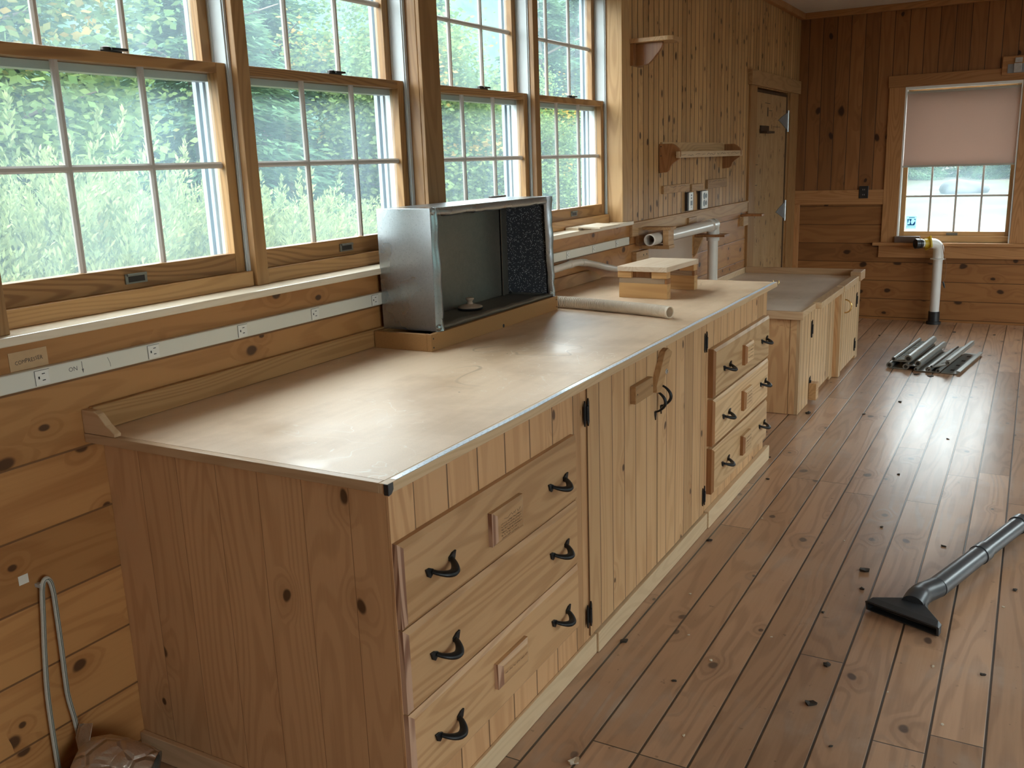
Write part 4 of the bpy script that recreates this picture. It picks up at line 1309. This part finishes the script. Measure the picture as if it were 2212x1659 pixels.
for z_ in (1.165, 1.12):
    sl.box(-1.360, -1.356, YF - .0226, YF - .022, z_ - .006, z_ + .006).box(-1.346, -1.342, YF - .0226, YF - .022, z_ - .006, z_ + .006)
part('slots', sl, M['silver'], ro)

ro = thing('hook_plate', 'wooden plate with a grey strap and metal catch, high right of the blind', 'bracket', (-.2, YF, 2.13))
part('board', MB().box(-.330, -.02, YF - .040, YF - .0225, 2.062, 2.207), M['trim_x'], ro, .002)
part('strap', MB().box(-.290, -.04, YF - .046, YF - .040, 2.075, 2.145), M['hinge'], ro, .001)
part('catch', MB().box(-.245, -.190, YF - .056, YF - .046, 2.078, 2.150).box(-.240, -.188, YF - .052, YF - .040, 2.156, 2.192).lathe((-.215, YF - .052, 2.176), (0, -1, 0), [(0, .008), (.006, .006), (.006, 0)], 10), M['silver'], ro, .001)

# ------------------------------------------------------------------ dust pipe by the far wall
px2, py2 = -.698, 8.80
ro = thing('dust_pipe', 'white upright pipe with a yellow gate and black cap, below the far window', 'pipe', (px2, py2, 0))
part('floor_collar', MB().lathe((px2, py2, .001), (0, 0, 1), [(0, 0), (0, .060), (.022, .060), (.024, .047), (.110, .046), (.110, 0)], 24), M['black'], ro)
part('upright', MB().lathe((px2, py2, .09), (0, 0, 1), [(0, .039), (.48, .039)], 24), M['pvc_far'], ro)
part('ring', MB().lathe((px2, py2, .566), (0, 0, 1), [(0, .039), (0, .062), (.007, .062), (.007, .039)], 24), M['pvc_far'], ro)
ep2 = smooth_path([(px2, py2, .575), (px2, py2, .645), (px2 - .006, py2 - .004, .675), (px2 - .03, py2 - .02, .700), (px2 - .07, py2 - .045, .708)], 5)
part('elbow', MB().tube(ep2, .043, 20), M['pvc_far'], ro)
dv = Vector((-.84, -.54, 0)).normalized()
g0 = Vector((px2 - .07, py2 - .045, .708))
gt = MB()
R_ = Matrix.Translation(g0 + dv*.012) @ dv.to_track_quat('X', 'Z').to_matrix().to_4x4() @ Matrix.Rotation(.35, 4, 'X')
gt.box(-.006, .006, -.055, .055, -.048, .052, X=R_)
gt.lathe(g0 + dv*.004, dv, [(0, .040), (.05, .038)], 20)
part('gate', gt, M['yellow'], ro)
part('neck', MB().lathe(g0 + dv*.05, dv, [(0, .034), (.03, .034)], 20), M['pvc_far'], ro)
part('cap', MB().lathe(g0 + dv*.070, dv, [(0, 0), (0, .040), (.018, .040), (.020, .036), (.026, .036), (.028, .043), (.058, .043), (.060, .036), (.050, .030), (.050, 0)], 24), M['black'], ro)
wr = smooth_path([(px2 + .03, py2 - .045, .70), (px2 + .05, py2 - .04, .60), (px2 + .072, py2 - .02, .52), (px2 + .068, py2 - .01, .42), (px2 + .055, py2 - .01, .37)], 5)
wo = part('wire', MB().tube(wr, .0028, 6), M['block_d'], ro)
part('plug', MB().tube([(px2 + .055, py2 - .01, .375), (px2 + .062, py2 - .01, .35), (px2 + .070, py2 - .012, .32)], [.006, .009, .004], 8), M['black'], wo)

# ------------------------------------------------------------------ grey rails on the floor
def rail(label, x, y, z, rz, roll, L, w, ra, rb, teeth=False, holes=False, lipw=0.0):
    """extruded strip lying along y: flat web with a round bead along each edge"""
    ro = thing('metal_rail', label, 'rail', (x, y, z), (0, roll, rz), 'grey rails heaped on the floor')
    web = MB().box(-w/2, w/2, 0, L, 0, .006)
    if teeth:
        k = 0
        while .02 + k*.045 < L - .03:
            yy = .015 + k*.045
            web.prism([(-w/2 + .012, .006), (w/2 - .012, .006), (w/2 - .012, .016), (-w/2 + .012, .012)], 'y', yy, yy + .022)
            k += 1
    if lipw:
        web.box(w/2 - .004, w/2, 0, L, 0, lipw)
        web.prism([(w/2 - .004, lipw - .004), (w/2 + .020, lipw - .006), (w/2 + .020, lipw), (w/2 - .004, lipw + .003)], 'y', 0, L)
    part('web', web, M['rail'], ro, local=True)
    bd_ = MB()
    for (xx, r) in ((-w/2, ra), (w/2, rb)):
        if r:
            bd_.lathe((xx, 0, r), (0, 1, 0), [(0, r*.6), (0, r), (L, r), (L, r*.6)], 16)
    if bd_.v:
        part('bead', bd_, M['rail'], ro, local=True)
        en = MB()
        for (xx, r) in ((-w/2, ra), (w/2, rb)):
            if r:
                for yy in (.002, L - .002):
                    en.lathe((xx, yy, r), (0, 1, 0), [(0, r*.95), (0, 0)], 12)
        part('core', en, M['railend'], ro, local=True)
    if holes:
        h_ = MB()
        for k in range(4):
            h_.box(-.012, .012, .08 + k*.17, .12 + k*.17, .006, .0066)
        part('slots', h_, M['railend'], ro, local=True)


rail('lowest left rail in the heap, under the toothed one', -.752, 6.84, .002, -.11, 0, .76, .110, .021, .021)
rail('toothed rail on top at the left of the heap, with one thick bead', -.735, 6.86, .050, -.11, 0, .80, .098, .015, .026, teeth=True)
rail('second round beaded rail of the heap, beside the toothed one', -.655, 6.83, .030, -.13, 0, .78, .070, .010, .022)
rail('third rail of the heap, lying lower with a thinner bead', -.590, 6.80, .004, -.14, 0, .72, .080, .012, .019)
rail('small half hidden rail under the tilted one in the heap', -.515, 6.79, .004, -.13, 0, .60, .055, .014, .014)
rail('tilted rail of the heap with a raised twin ridge', -.478, 6.80, .046, -.14, -.30, .78, .105, .010, .015, holes=True, lipw=.034)
rail('flat slotted rail at the right edge of the heap', -.418, 6.79, .003, -.14, 0, .74, .100, .0, .0, holes=True, lipw=.022)

# ------------------------------------------------------------------ vacuum floor tool
na = math.atan2(2.938 - 3.03, -.155 + .38)
ro = thing('vacuum_floor_tool', 'grey vacuum floor nozzle with its tube, lying on the floorboards', 'vacuum nozzle', (-.268, 2.985, 0), (0, 0, na))
hd = MB()
Wd = .124
F0 = [(-Wd, .004, .003), (Wd, .004, .003), (Wd + .002, -.004, .036), (Wd - .006, -.006, .040), (-Wd + .006, -.006, .040), (-Wd - .002, -.004, .036)]
F1 = [(-Wd + .006, .030, .003), (Wd - .006, .030, .003), (Wd - .002, .022, .038), (Wd - .012, .020, .047), (-Wd + .012, .020, .047), (-Wd + .002, .022, .038)]
F2 = [(-.055, .075, .004), (.055, .075, .004), (.050, .075, .040), (.040, .075, .054), (-.040, .075, .054), (-.050, .075, .040)]
F3 = [(-.034, .105, .006), (.034, .105, .006), (.034, .105, .040), (.024, .105, .060), (-.024, .105, .060), (-.034, .105, .040)]
vs = F0 + F1 + F2 + F3
fs = []
for q in range(3):
    for i in range(6):
        j = (i + 1) % 6
        fs.append((q*6 + i, q*6 + j, q*6 + 6 + j, q*6 + 6 + i))
fs.append(tuple(range(18, 24)))
hd.add(vs, fs)
I0 = [(-Wd + .006, .001, .008), (Wd - .006, .001, .008), (Wd - .006, -.004, .033), (-Wd + .006, -.004, .033)]
I1 = [(-Wd + .012, .028, .010), (Wd - .012, .028, .010), (Wd - .012, .026, .031), (-Wd + .012, .026, .031)]
hd.add([F0[0], F0[1], F0[2], F0[3], F0[4], F0[5]] + I0, [(0, 1, 7, 6), (1, 2, 8, 7), (2, 3, 8), (3, 4, 9, 8), (4, 5, 9), (5, 0, 6, 9)])
hd.add(I0 + I1, [(0, 1, 5, 4), (1, 2, 6, 5), (2, 3, 7, 6), (3, 0, 4, 7), (4, 5, 6, 7)], 1)
part('head', hd, [M['vac2'], M['black']], ro, .002, local=True)
tip = Vector((.058, 3.985, .037)) - Vector((-.268, 2.985, 0))
tip = Matrix.Rotation(-na, 3, 'Z') @ tip
nk0 = Vector((.0, .070, .040))
nk1 = nk0.lerp(tip, .10) + Vector((-.012, 0, .004))
nk2 = nk0.lerp(tip, .19)
part('neck', MB().tube(smooth_path([nk0, nk0.lerp(nk1, .5) + Vector((0, 0, .006)), nk1, nk2], 6), [.038]*8 + [.0365]*6 + [.035]*5, 22), M['vac2'], ro, local=True)
d_ = (tip - nk2).normalized()
Lw = (tip - nk2).length
part('wand', MB().lathe(nk2, d_, [(0, .033), (0, .0355), (Lw*.47, .0335), (Lw*.47, 0)], 26), M['vac'], ro, local=True)
part('joint', MB().lathe(nk2 + d_*Lw*.455, d_, [(0, .033), (.0, .0368), (.050, .0368), (.054, .033)], 26), M['vac'], ro, local=True)
w2 = part('wand', MB().lathe(nk2 + d_*(Lw*.455 + .052), d_, [(0, .031), (Lw*.545 - .052, .0325)], 26), M['vac'], ro, local=True)
part('cuff', MB().lathe(nk2 + d_*(Lw*.945), d_, [(0, .0325), (.0, .0365), (Lw*.055, .0365), (Lw*.055, .031), (-.02, .0305), (-.02, 0)], 26), M['vac'], w2, local=True)

# ------------------------------------------------------------------ striped hose and foil wrapped duct end by the wall
ro = thing('gas_hose', 'pale striped hose looped over a wall hook beside the bench end', 'hose', (-1.93, 1.18, .5))
hx = -1.938
left = [(hx, 1.147, .0), (hx, 1.146, .119), (hx - .002, 1.150, .30), (hx - .003, 1.160, .41), (hx - .003, 1.171, .50), (hx, 1.1785, .575), (hx + .004, 1.186, .598), (hx + .005, 1.196, .592), (hx + .003, 1.202, .565), (hx, 1.204, .52), (hx, 1.202, .42), (hx, 1.199, .33), (hx, 1.199, .285), (hx, 1.206, .22), (hx, 1.212, .14), (hx, 1.2125, .112)]
sp = smooth_path(left, 5)
part('tube', MB().tube(sp, .0062, 12), M['cord'], ro)
st_ = MB()
for dy in (-.0016, .0016):
    st_.tube([(p.x + .0058, p.y + dy, p.z) for p in sp], .0008, 5)
part('stripes', st_, M['stripe'], ro)
part('ferrule', MB().lathe((hx, 1.2125, .114), (0, 0, -1), [(0, .0065), (0, .0085), (.018, .0085), (.018, 0)], 14), M['brass'], ro)
part('fitting', MB().lathe((hx, 1.2125, .096), (0, 0, -1), [(0, 0), (0, .0125), (.040, .0135), (.094, .0135)], 6, smooth=False), M['silver'], ro)
single('wall_hook', MB().box(XW + .0003, XW + .022, 1.174, 1.186, .580, .588).box(XW + .018, XW + .022, 1.174, 1.186, .588, .592), M['white'], 'tiny white hook on the wall that carries the striped hose', 'hook', (XW, 1.18, .58))

single('tape_remnant', MB().box(XW + .0003, XW + .0009, 1.138, 1.162, .598, .620), M['raceway'], 'small pale patch of old tape on the wall beside the hose hook', 'tape', (XW, 1.15, .61))

fc = Vector((-1.80, 1.205, .108))
fd = Vector((.80, .52, -.28)).normalized()
ro = thing('foil_duct_end', 'crinkled foil wrapped duct end on the floor beside the bench end', 'duct', (-1.83, 1.21, 0))
fo = MB()
N, Rr = 34, []
prof = [(-.105, .010), (-.102, .052), (-.085, .076), (-.050, .090), (-.010, .093), (.030, .088), (.060, .080), (.078, .072)]
u = (Vector((0, 0, 1)) - fd*fd.z).normalized()
v_ = fd.cross(u)
r_ = random.Random(5)
vs = []
for (t, r) in prof:
    for k in range(N):
        a = 2*PI*k/N
        q = r*(1 + .05*math.sin(3*a + t*30) + r_.uniform(-.02, .02))
        vs.append(fc + fd*t + (u*math.cos(a)*.92 + v_*math.sin(a))*q)
fs = [(i*N + k, i*N + (k + 1) % N, (i + 1)*N + (k + 1) % N, (i + 1)*N + k) for i in range(len(prof) - 1) for k in range(N)]
fo.add(vs, fs, 0, True)
fo.add(vs[:N], [tuple(range(N))], 0)
part('foil_wrap', fo, M['foil'], ro)
part('mouth', MB().lathe(fc + fd*.079, fd, [(0, .071), (-.002, .062), (-.06, .058), (-.06, 0)], 28), M['galv_in'], ro)
part('torn_flap', MB().prism([(-.045, -.01), (-.01, -.02), (.02, .03), (-.03, .055), (-.05, .03)], 'z', 0, .0012, X=Matrix.Translation(fc + u*.070 - fd*.085 - v_*.02) @ Euler((.9, -.7, .3)).to_matrix().to_4x4()), M['foil'], ro)

# ------------------------------------------------------------------ scraps on the floor
def scrap(name, x, y, size, label, mat, seed, flat=.35, group=None, hgt=0.0):
    r_ = random.Random(seed)
    m_ = MB()
    n = 7
    top = [(size*r_.uniform(.55, 1)*math.cos(2*PI*k/n), size*r_.uniform(.35, .75)*math.sin(2*PI*k/n), size*flat*r_.uniform(.3, 1.0) + hgt*abs(math.cos(2*PI*k/n))) for k in range(n)]
    bot = [(p[0]*.9, p[1]*.9, 0.0005) for p in top]
    m_.add(top + bot + [(0, 0, size*flat)], [(k, (k + 1) % n, 2*n) for k in range(n)] + [(k, (k + 1) % n, n + (k + 1) % n, n + k) for k in range(n)] + [tuple(range(2*n - 1, n - 1, -1))])
    single(name, m_, mat, label, 'scrap', (x, y, 0), group, rot=(0, 0, r_.uniform(0, 6)), local=True)


scrap('bark_chip', -.432, 2.621, .016, 'black bark chip on the boards nearest the nozzle head', M['debris'], 1, .7)
scrap('dead_leaf', -.433, 2.395, .020, 'small curled dead leaf lying nearer than the black bark chip', M['debris'], 2, .25, hgt=.006)
scrap('dead_leaf', -.434, 3.35, .026, 'large dark dead leaf left of the vacuum nozzle', M['debris'], 3, .25, hgt=.006)
scrap('bark_chip', -.419, 3.19, .014, 'small dark crumb just in front of the large dead leaf', M['debris'], 4, .5)
scrap('wood_shaving', -.913, 1.867, .020, 'white curled wood shaving on the floor at the bottom edge', M['shaving'], 5, .18, hgt=.007)
scrap('bark_chip', -1.032, 2.492, .017, 'black crumb on the floor in front of the left board door', M['debris'], 6, .5)
scrap('bark_chip', -1.030, 3.383, .018, 'black crumb on the floor below the right door hinge', M['debris'], 7, .5)
scrap('bark_chip', -.812, 2.343, .012, 'tiny dark star shaped scrap on the floor in front of the door cabinet', M['debris'], 8, .3)
scrap('bark_chip', -1.069, 5.443, .030, 'dark chip on the floor at the foot of the low cabinet corner', M['debris'], 9, .4)
scrap('bark_chip', -.612, 6.709, .030, 'flat dark chip just in front of the rails, the left of two', M['debris'], 10, .2)
scrap('bark_chip', -.523, 6.683, .028, 'flat dark chip just in front of the rails, the right of two', M['debris'], 11, .2)
for k, (x, y) in enumerate([(-1.073, 4.532), (-.46, 4.51), (-.438, 3.805), (-.504, 8.423), (-.203, 8.391), (-1.042, 8.085), (-.775, 5.54), (-.018, 2.764), (-.345, 2.223), (-.507, 2.959), (-1.0, 4.2), (-.62, 5.9), (-.30, 5.2), (-.8, 7.2), (-.2, 3.7), (.05, 3.4)]):
    scrap('floor_crumb', x, y, .0055 + .0015*(k % 4) + .0011*y, 'tiny dark crumb of bark scattered on the bare floorboards', M['debris'], 40 + k, .4, 'crumbs scattered on the floor')
for k, (x, y) in enumerate([(-.86, 2.62), (-.70, 2.1), (-.95, 2.9), (-.25, 2.55), (-.1, 2.45), (.02, 3.25), (-.55, 3.6), (-.62, 2.72), (-.15, 2.75), (-.05, 4.3), (-.9, 3.7), (-.75, 2.5)]):
    scrap('wood_shaving', x, y, .006 + .001*(k % 3), 'tiny pale wood shaving scattered on the floorboards', M['shaving'], 80 + k, .4, 'pale shavings scattered on the floor')

# ------------------------------------------------------------------ outdoors
GZ = -.55
n = 60
gx = np.linspace(-60, 60, n)
gy = np.linspace(-40, 140, n)
vs, fs = [], []
for i in range(n):
    for j in range(n):
        x, y = gx[i], gy[j]
        h = GZ + max(0, (y - 45))*.012
        vs.append((x, y, h + .08*math.sin(x*.7)*math.cos(y*.5)))
for i in range(n - 1):
    for j in range(n - 1):
        fs.append((i*n + j, (i + 1)*n + j, (i + 1)*n + j + 1, i*n + j + 1))
struct('ground', MB().add(vs, fs, 0, True), M['ground'], label='dry grassy ground outside the house', cat='ground')
vs, fs = [], []
n = 60
for i in range(n):
    for j in range(n):
        t = i/(n - 1)
        y = -14 + 74*j/(n - 1)
        x = -15.2 - 5*t + .16*max(0, y - 12) + .5*math.sin(y*.8 + t*3)
        vs.append((x, y, GZ - .3 + 9.0*t**.8 + .35*math.sin(y*1.9 + t*9)))
for i in range(n - 1):
    for j in range(n - 1):
        fs.append((i*n + j, i*n + j + 1, (i + 1)*n + j + 1, (i + 1)*n + j))
struct('hill', MB().add(vs, fs, 0, True), M['hill'], label='dark wooded slope rising behind the trees', cat='hill')


vs, fs = [], []  # unseen bank added so the right windows do not face bright low sky
n = 40
for i in range(n):
    for j in range(n):
        t = i/(n - 1)
        y = 1.6 + 30*j/(n - 1)
        vs.append((10.5 + 5*t + .5*math.sin(y*.8 + t*3), y, GZ - .3 + 6.2*t**.8 + .35*math.sin(y*1.9 + t*9)))
for i in range(n - 1):
    for j in range(n - 1):
        fs.append((i*n + j, i*n + j + 1, (i + 1)*n + j + 1, (i + 1)*n + j))
struct('hill', MB().add(vs, fs, 0, True), M['hill'], label='wooded bank on the far side of the house', cat='hill')


def leaf_mesh(name, cen, axis_u, axis_v, lu, lv, mat):
    """many small four cornered leaves: centres, two axes per leaf, half sizes"""
    n = len(cen)
    V = np.empty((n, 4, 3))
    V[:, 0] = cen - axis_u*lu[:, None]
    V[:, 1] = cen - axis_v*lv[:, None]
    V[:, 2] = cen + axis_u*lu[:, None]
    V[:, 3] = cen + axis_v*lv[:, None]
    me = D.meshes.new(name)
    me.vertices.add(4*n)
    me.vertices.foreach_set('co', V.reshape(-1))
    me.loops.add(4*n)
    me.loops.foreach_set('vertex_index', np.arange(4*n, dtype=np.int32))
    me.polygons.add(n)
    me.polygons.foreach_set('loop_start', np.arange(0, 4*n, 4, dtype=np.int32))
    me.polygons.foreach_set('loop_total', np.full(n, 4, dtype=np.int32))
    me.materials.append(mat)
    me.update()
    me.validate()
    return me


def unit(a):
    return a/np.maximum(np.linalg.norm(a, axis=-1, keepdims=True), 1e-9)


def perp(a):
    q = rng.normal(size=a.shape)
    return unit(np.cross(a, q))


def broadleaf():
    blobs = []
    while len(blobs) < 62:
        p = rng.uniform(-1, 1, 3)
        if .35 < np.linalg.norm(p) < 1:
            blobs.append(p*np.array([2.3, 2.3, 3.4]) + np.array([0, 0, 4.3]))
    blobs = np.array(blobs)
    k = rng.integers(0, len(blobs), 36000)
    c = blobs[k] + rng.normal(size=(len(k), 3))*np.array([.42, .42, .40])
    u_ = unit(rng.normal(size=c.shape)*np.array([1, 1, .5]))
    v = perp(u_)
    l = rng.uniform(.035, .075, len(c))
    return leaf_mesh('foliage', c, u_, v, l, l*.66, M['leaf_dec']), 5.5, .13


def hemlock():
    C, U_, = [], []
    for _ in range(230):
        z = rng.uniform(.3, 8.6)
        a = rng.uniform(0, 2*PI)
        L = (9.2 - z)*.33 + .35
        n_ = int(50 + 60*L)
        t = rng.uniform(.12, 1, n_)
        d = np.array([math.cos(a), math.sin(a), 0])
        sp_ = rng.normal(size=n_)*.24*t*L*.5
        pe = np.array([-math.sin(a), math.cos(a), 0])
        c = d*(t*L)[:, None] + pe*sp_[:, None]
        c[:, 2] = z - .28*(t*L)**1.3*.5 + rng.normal(size=n_)*.07 - np.abs(sp_)*.25
        C.append(c)
        U_.append(unit(d + pe*(np.sign(sp_)*.6)[:, None] + rng.normal(size=(n_, 3))*.3 + np.array([0, 0, -.35])))
    c = np.concatenate(C)
    u_ = np.concatenate(U_)
    v = perp(u_)
    l = rng.uniform(.07, .14, len(c))
    return leaf_mesh('foliage', c, u_, v, l, l*.26, M['leaf_pine']), 8.6, .14


def juniper():
    C, U_ = [], []
    for _ in range(230):
        a = rng.uniform(0, 2*PI)
        r0 = rng.uniform(0, .95)**.6
        b = np.array([math.cos(a)*r0, math.sin(a)*r0, rng.uniform(.1, .9)])
        d = unit(np.array([math.cos(a)*.55*r0 + rng.normal()*.3, math.sin(a)*.55*r0 + rng.normal()*.3, 1.0]))
        L = rng.uniform(.45, 1.05)*(1.15 - .35*r0)
        n_ = 200
        t = rng.uniform(0, 1, n_)
        wdt = .13*(1 - t)**.7 + .012
        q = rng.normal(size=(n_, 3))
        q -= (q@d)[:, None]*d
        q = unit(q)
        c = b + d*(t*L)[:, None] + q*(wdt*rng.uniform(.2, 1, n_))[:, None]
        c[:, :2] += (d[:2]*.25)[None, :]*(t**2)[:, None]
        C.append(c)
        U_.append(unit(d + q*.75 + rng.normal(size=(n_, 3))*.15))
    c = np.concatenate(C)
    u_ = np.concatenate(U_)
    v = perp(u_)
    l = rng.uniform(.015, .034, len(c))
    return leaf_mesh('foliage', c, u_, v, l, l*.34, M['leaf_jun']), .9, .05


def plant_proto(fn):
    me, h, r = fn()
    tm = MB().tube([(0, 0, -.2), (.03, .02, h*.35), (-.03, .03, h*.7), (.0, .0, h)], [r, r*.8, r*.5, r*.15], 9, False)
    if h > 3:
        for k in range(7):
            a = k*2.4
            z = h*(.3 + .08*k)
            tm.tube([(0, 0, z), (math.cos(a)*.8, math.sin(a)*.8, z + .5), (math.cos(a)*1.5, math.sin(a)*1.5, z + .8)], [r*.35, r*.22, r*.08], 6, False)
    tmo = mk('trunk', tm, M['bark'])
    tme = tmo.data
    D.objects.remove(tmo)
    return me, tme


PROTO = {'dec': plant_proto(broadleaf), 'hem': plant_proto(hemlock), 'jun': plant_proto(juniper)}


def plant(kind, name, label, cat, x, y, s, rz, group, sz=1.0):
    ro = thing(name, label, cat, (x, y, GZ), (0, 0, rz), group)
    ro.scale = (s, s, s*sz)
    fo_ = D.objects.new('foliage', PROTO[kind][0])
    tr_ = D.objects.new('trunk', PROTO[kind][1])
    for o in (fo_, tr_):
        COL.objects.link(o)
        o.parent = ro
    return ro


JUN = [(-5.6, 2.2, 1.0, 1.15), (-5.9, 3.5, 1.05, 1.25), (-5.3, 4.7, .9, 1.05), (-6.6, 4.3, 1.15, 1.2), (-6.0, 5.9, 1.0, 1.1), (-5.2, 6.3, .8, .95), (-6.9, 6.6, 1.1, 1.1), (-7.4, 5.3, 1.2, 1.15),
       (-5.8, 7.6, .9, .95), (-6.8, 8.3, 1.0, .95), (-7.6, 7.7, 1.1, 1.0), (-6.0, 9.4, .85, .85), (-7.2, 10.0, 1.0, .9), (-4.9, 3.3, .7, .9), (-8.2, 9.0, 1.1, 1.0), (-6.4, 1.2, 1.1, 1.2)]
for k, (x, y, s, z_) in enumerate(JUN):
    plant('jun', 'juniper_bush', 'yellow green feathery juniper bush in the low row outside the left windows', 'bush', x, y, s, k*1.7, 'juniper bushes outside the windows', z_)
DEC = [(-10.4, 6.2, 1.0), (-10.2, 14.2, .85), (-9.6, 17.6, .62), (-11.6, 1.8, 1.05), (-9.4, 27.0, .9)]
for k, (x, y, s) in enumerate(DEC):
    plant('dec', 'broadleaf_tree', 'light green broadleaf tree standing behind the junipers', 'tree', x, y, s, k*2.1, 'broadleaf trees outside the windows', .8)
HEM = [(-13.4, 8.6, 1.0), (-11.4, 10.6, .9), (-12.8, 13.6, 1.0), (-12.4, 17.8, 1.0), (-10.6, 20.6, .9), (-11.0, 23.6, 1.0), (-13.6, 4.0, 1.0), (-10.6, 26.0, 1.0), (-9.2, 31.0, 1.0), (-7.8, 36.5, 1.0)]
for k, (x, y, s) in enumerate(HEM):
    plant('hem', 'hemlock_tree', 'dark blue green hemlock tree in the woods behind the broadleaf trees', 'tree', x, y, s, k*1.3, 'hemlock trees outside the windows', .74)
FT = [(-14, 62), (-10.5, 66), (-7.4, 63), (-4.2, 67), (-1.0, 64), (2.5, 66)]
for k, (x, y) in enumerate(FT):
    plant('hem', 'hemlock_tree', 'distant dark tree at the edge of the field seen through the far window', 'tree', x, y, .85, k*1.9, 'distant trees beyond the field')


def boulder(x, y, s, seed, label):
    r_ = random.Random(seed)
    bm = bmesh.new()
    bmesh.ops.create_icosphere(bm, subdivisions=3, radius=1)
    for v in bm.verts:
        q = 1 + .12*math.sin(v.co.x*4 + seed) + .10*math.cos(v.co.y*5 + v.co.z*3) + r_.uniform(-.02, .02)
        v.co = Vector((v.co.x*s*1.3*q, v.co.y*s*q, v.co.z*s*.62*q))
    me = D.meshes.new('boulder')
    bm.to_mesh(me)
    bm.free()
    me.polygons.foreach_set('use_smooth', [True]*len(me.polygons))
    me.materials.append(M['boulder'])
    o = D.objects.new('boulder', me)
    COL.objects.link(o)
    o.location = (x, y, GZ + s*.25)
    tag(o, label, 'boulder')


boulder(-5.9, 12.6, .62, 1, 'grey boulder outside, seen low through the third window')
boulder(-3.0, 48, .75, 3, 'grey boulder in the field outside the far window')
boulder(-4.6, 30, .55, 4, 'small grey boulder nearer in the field outside the far window')
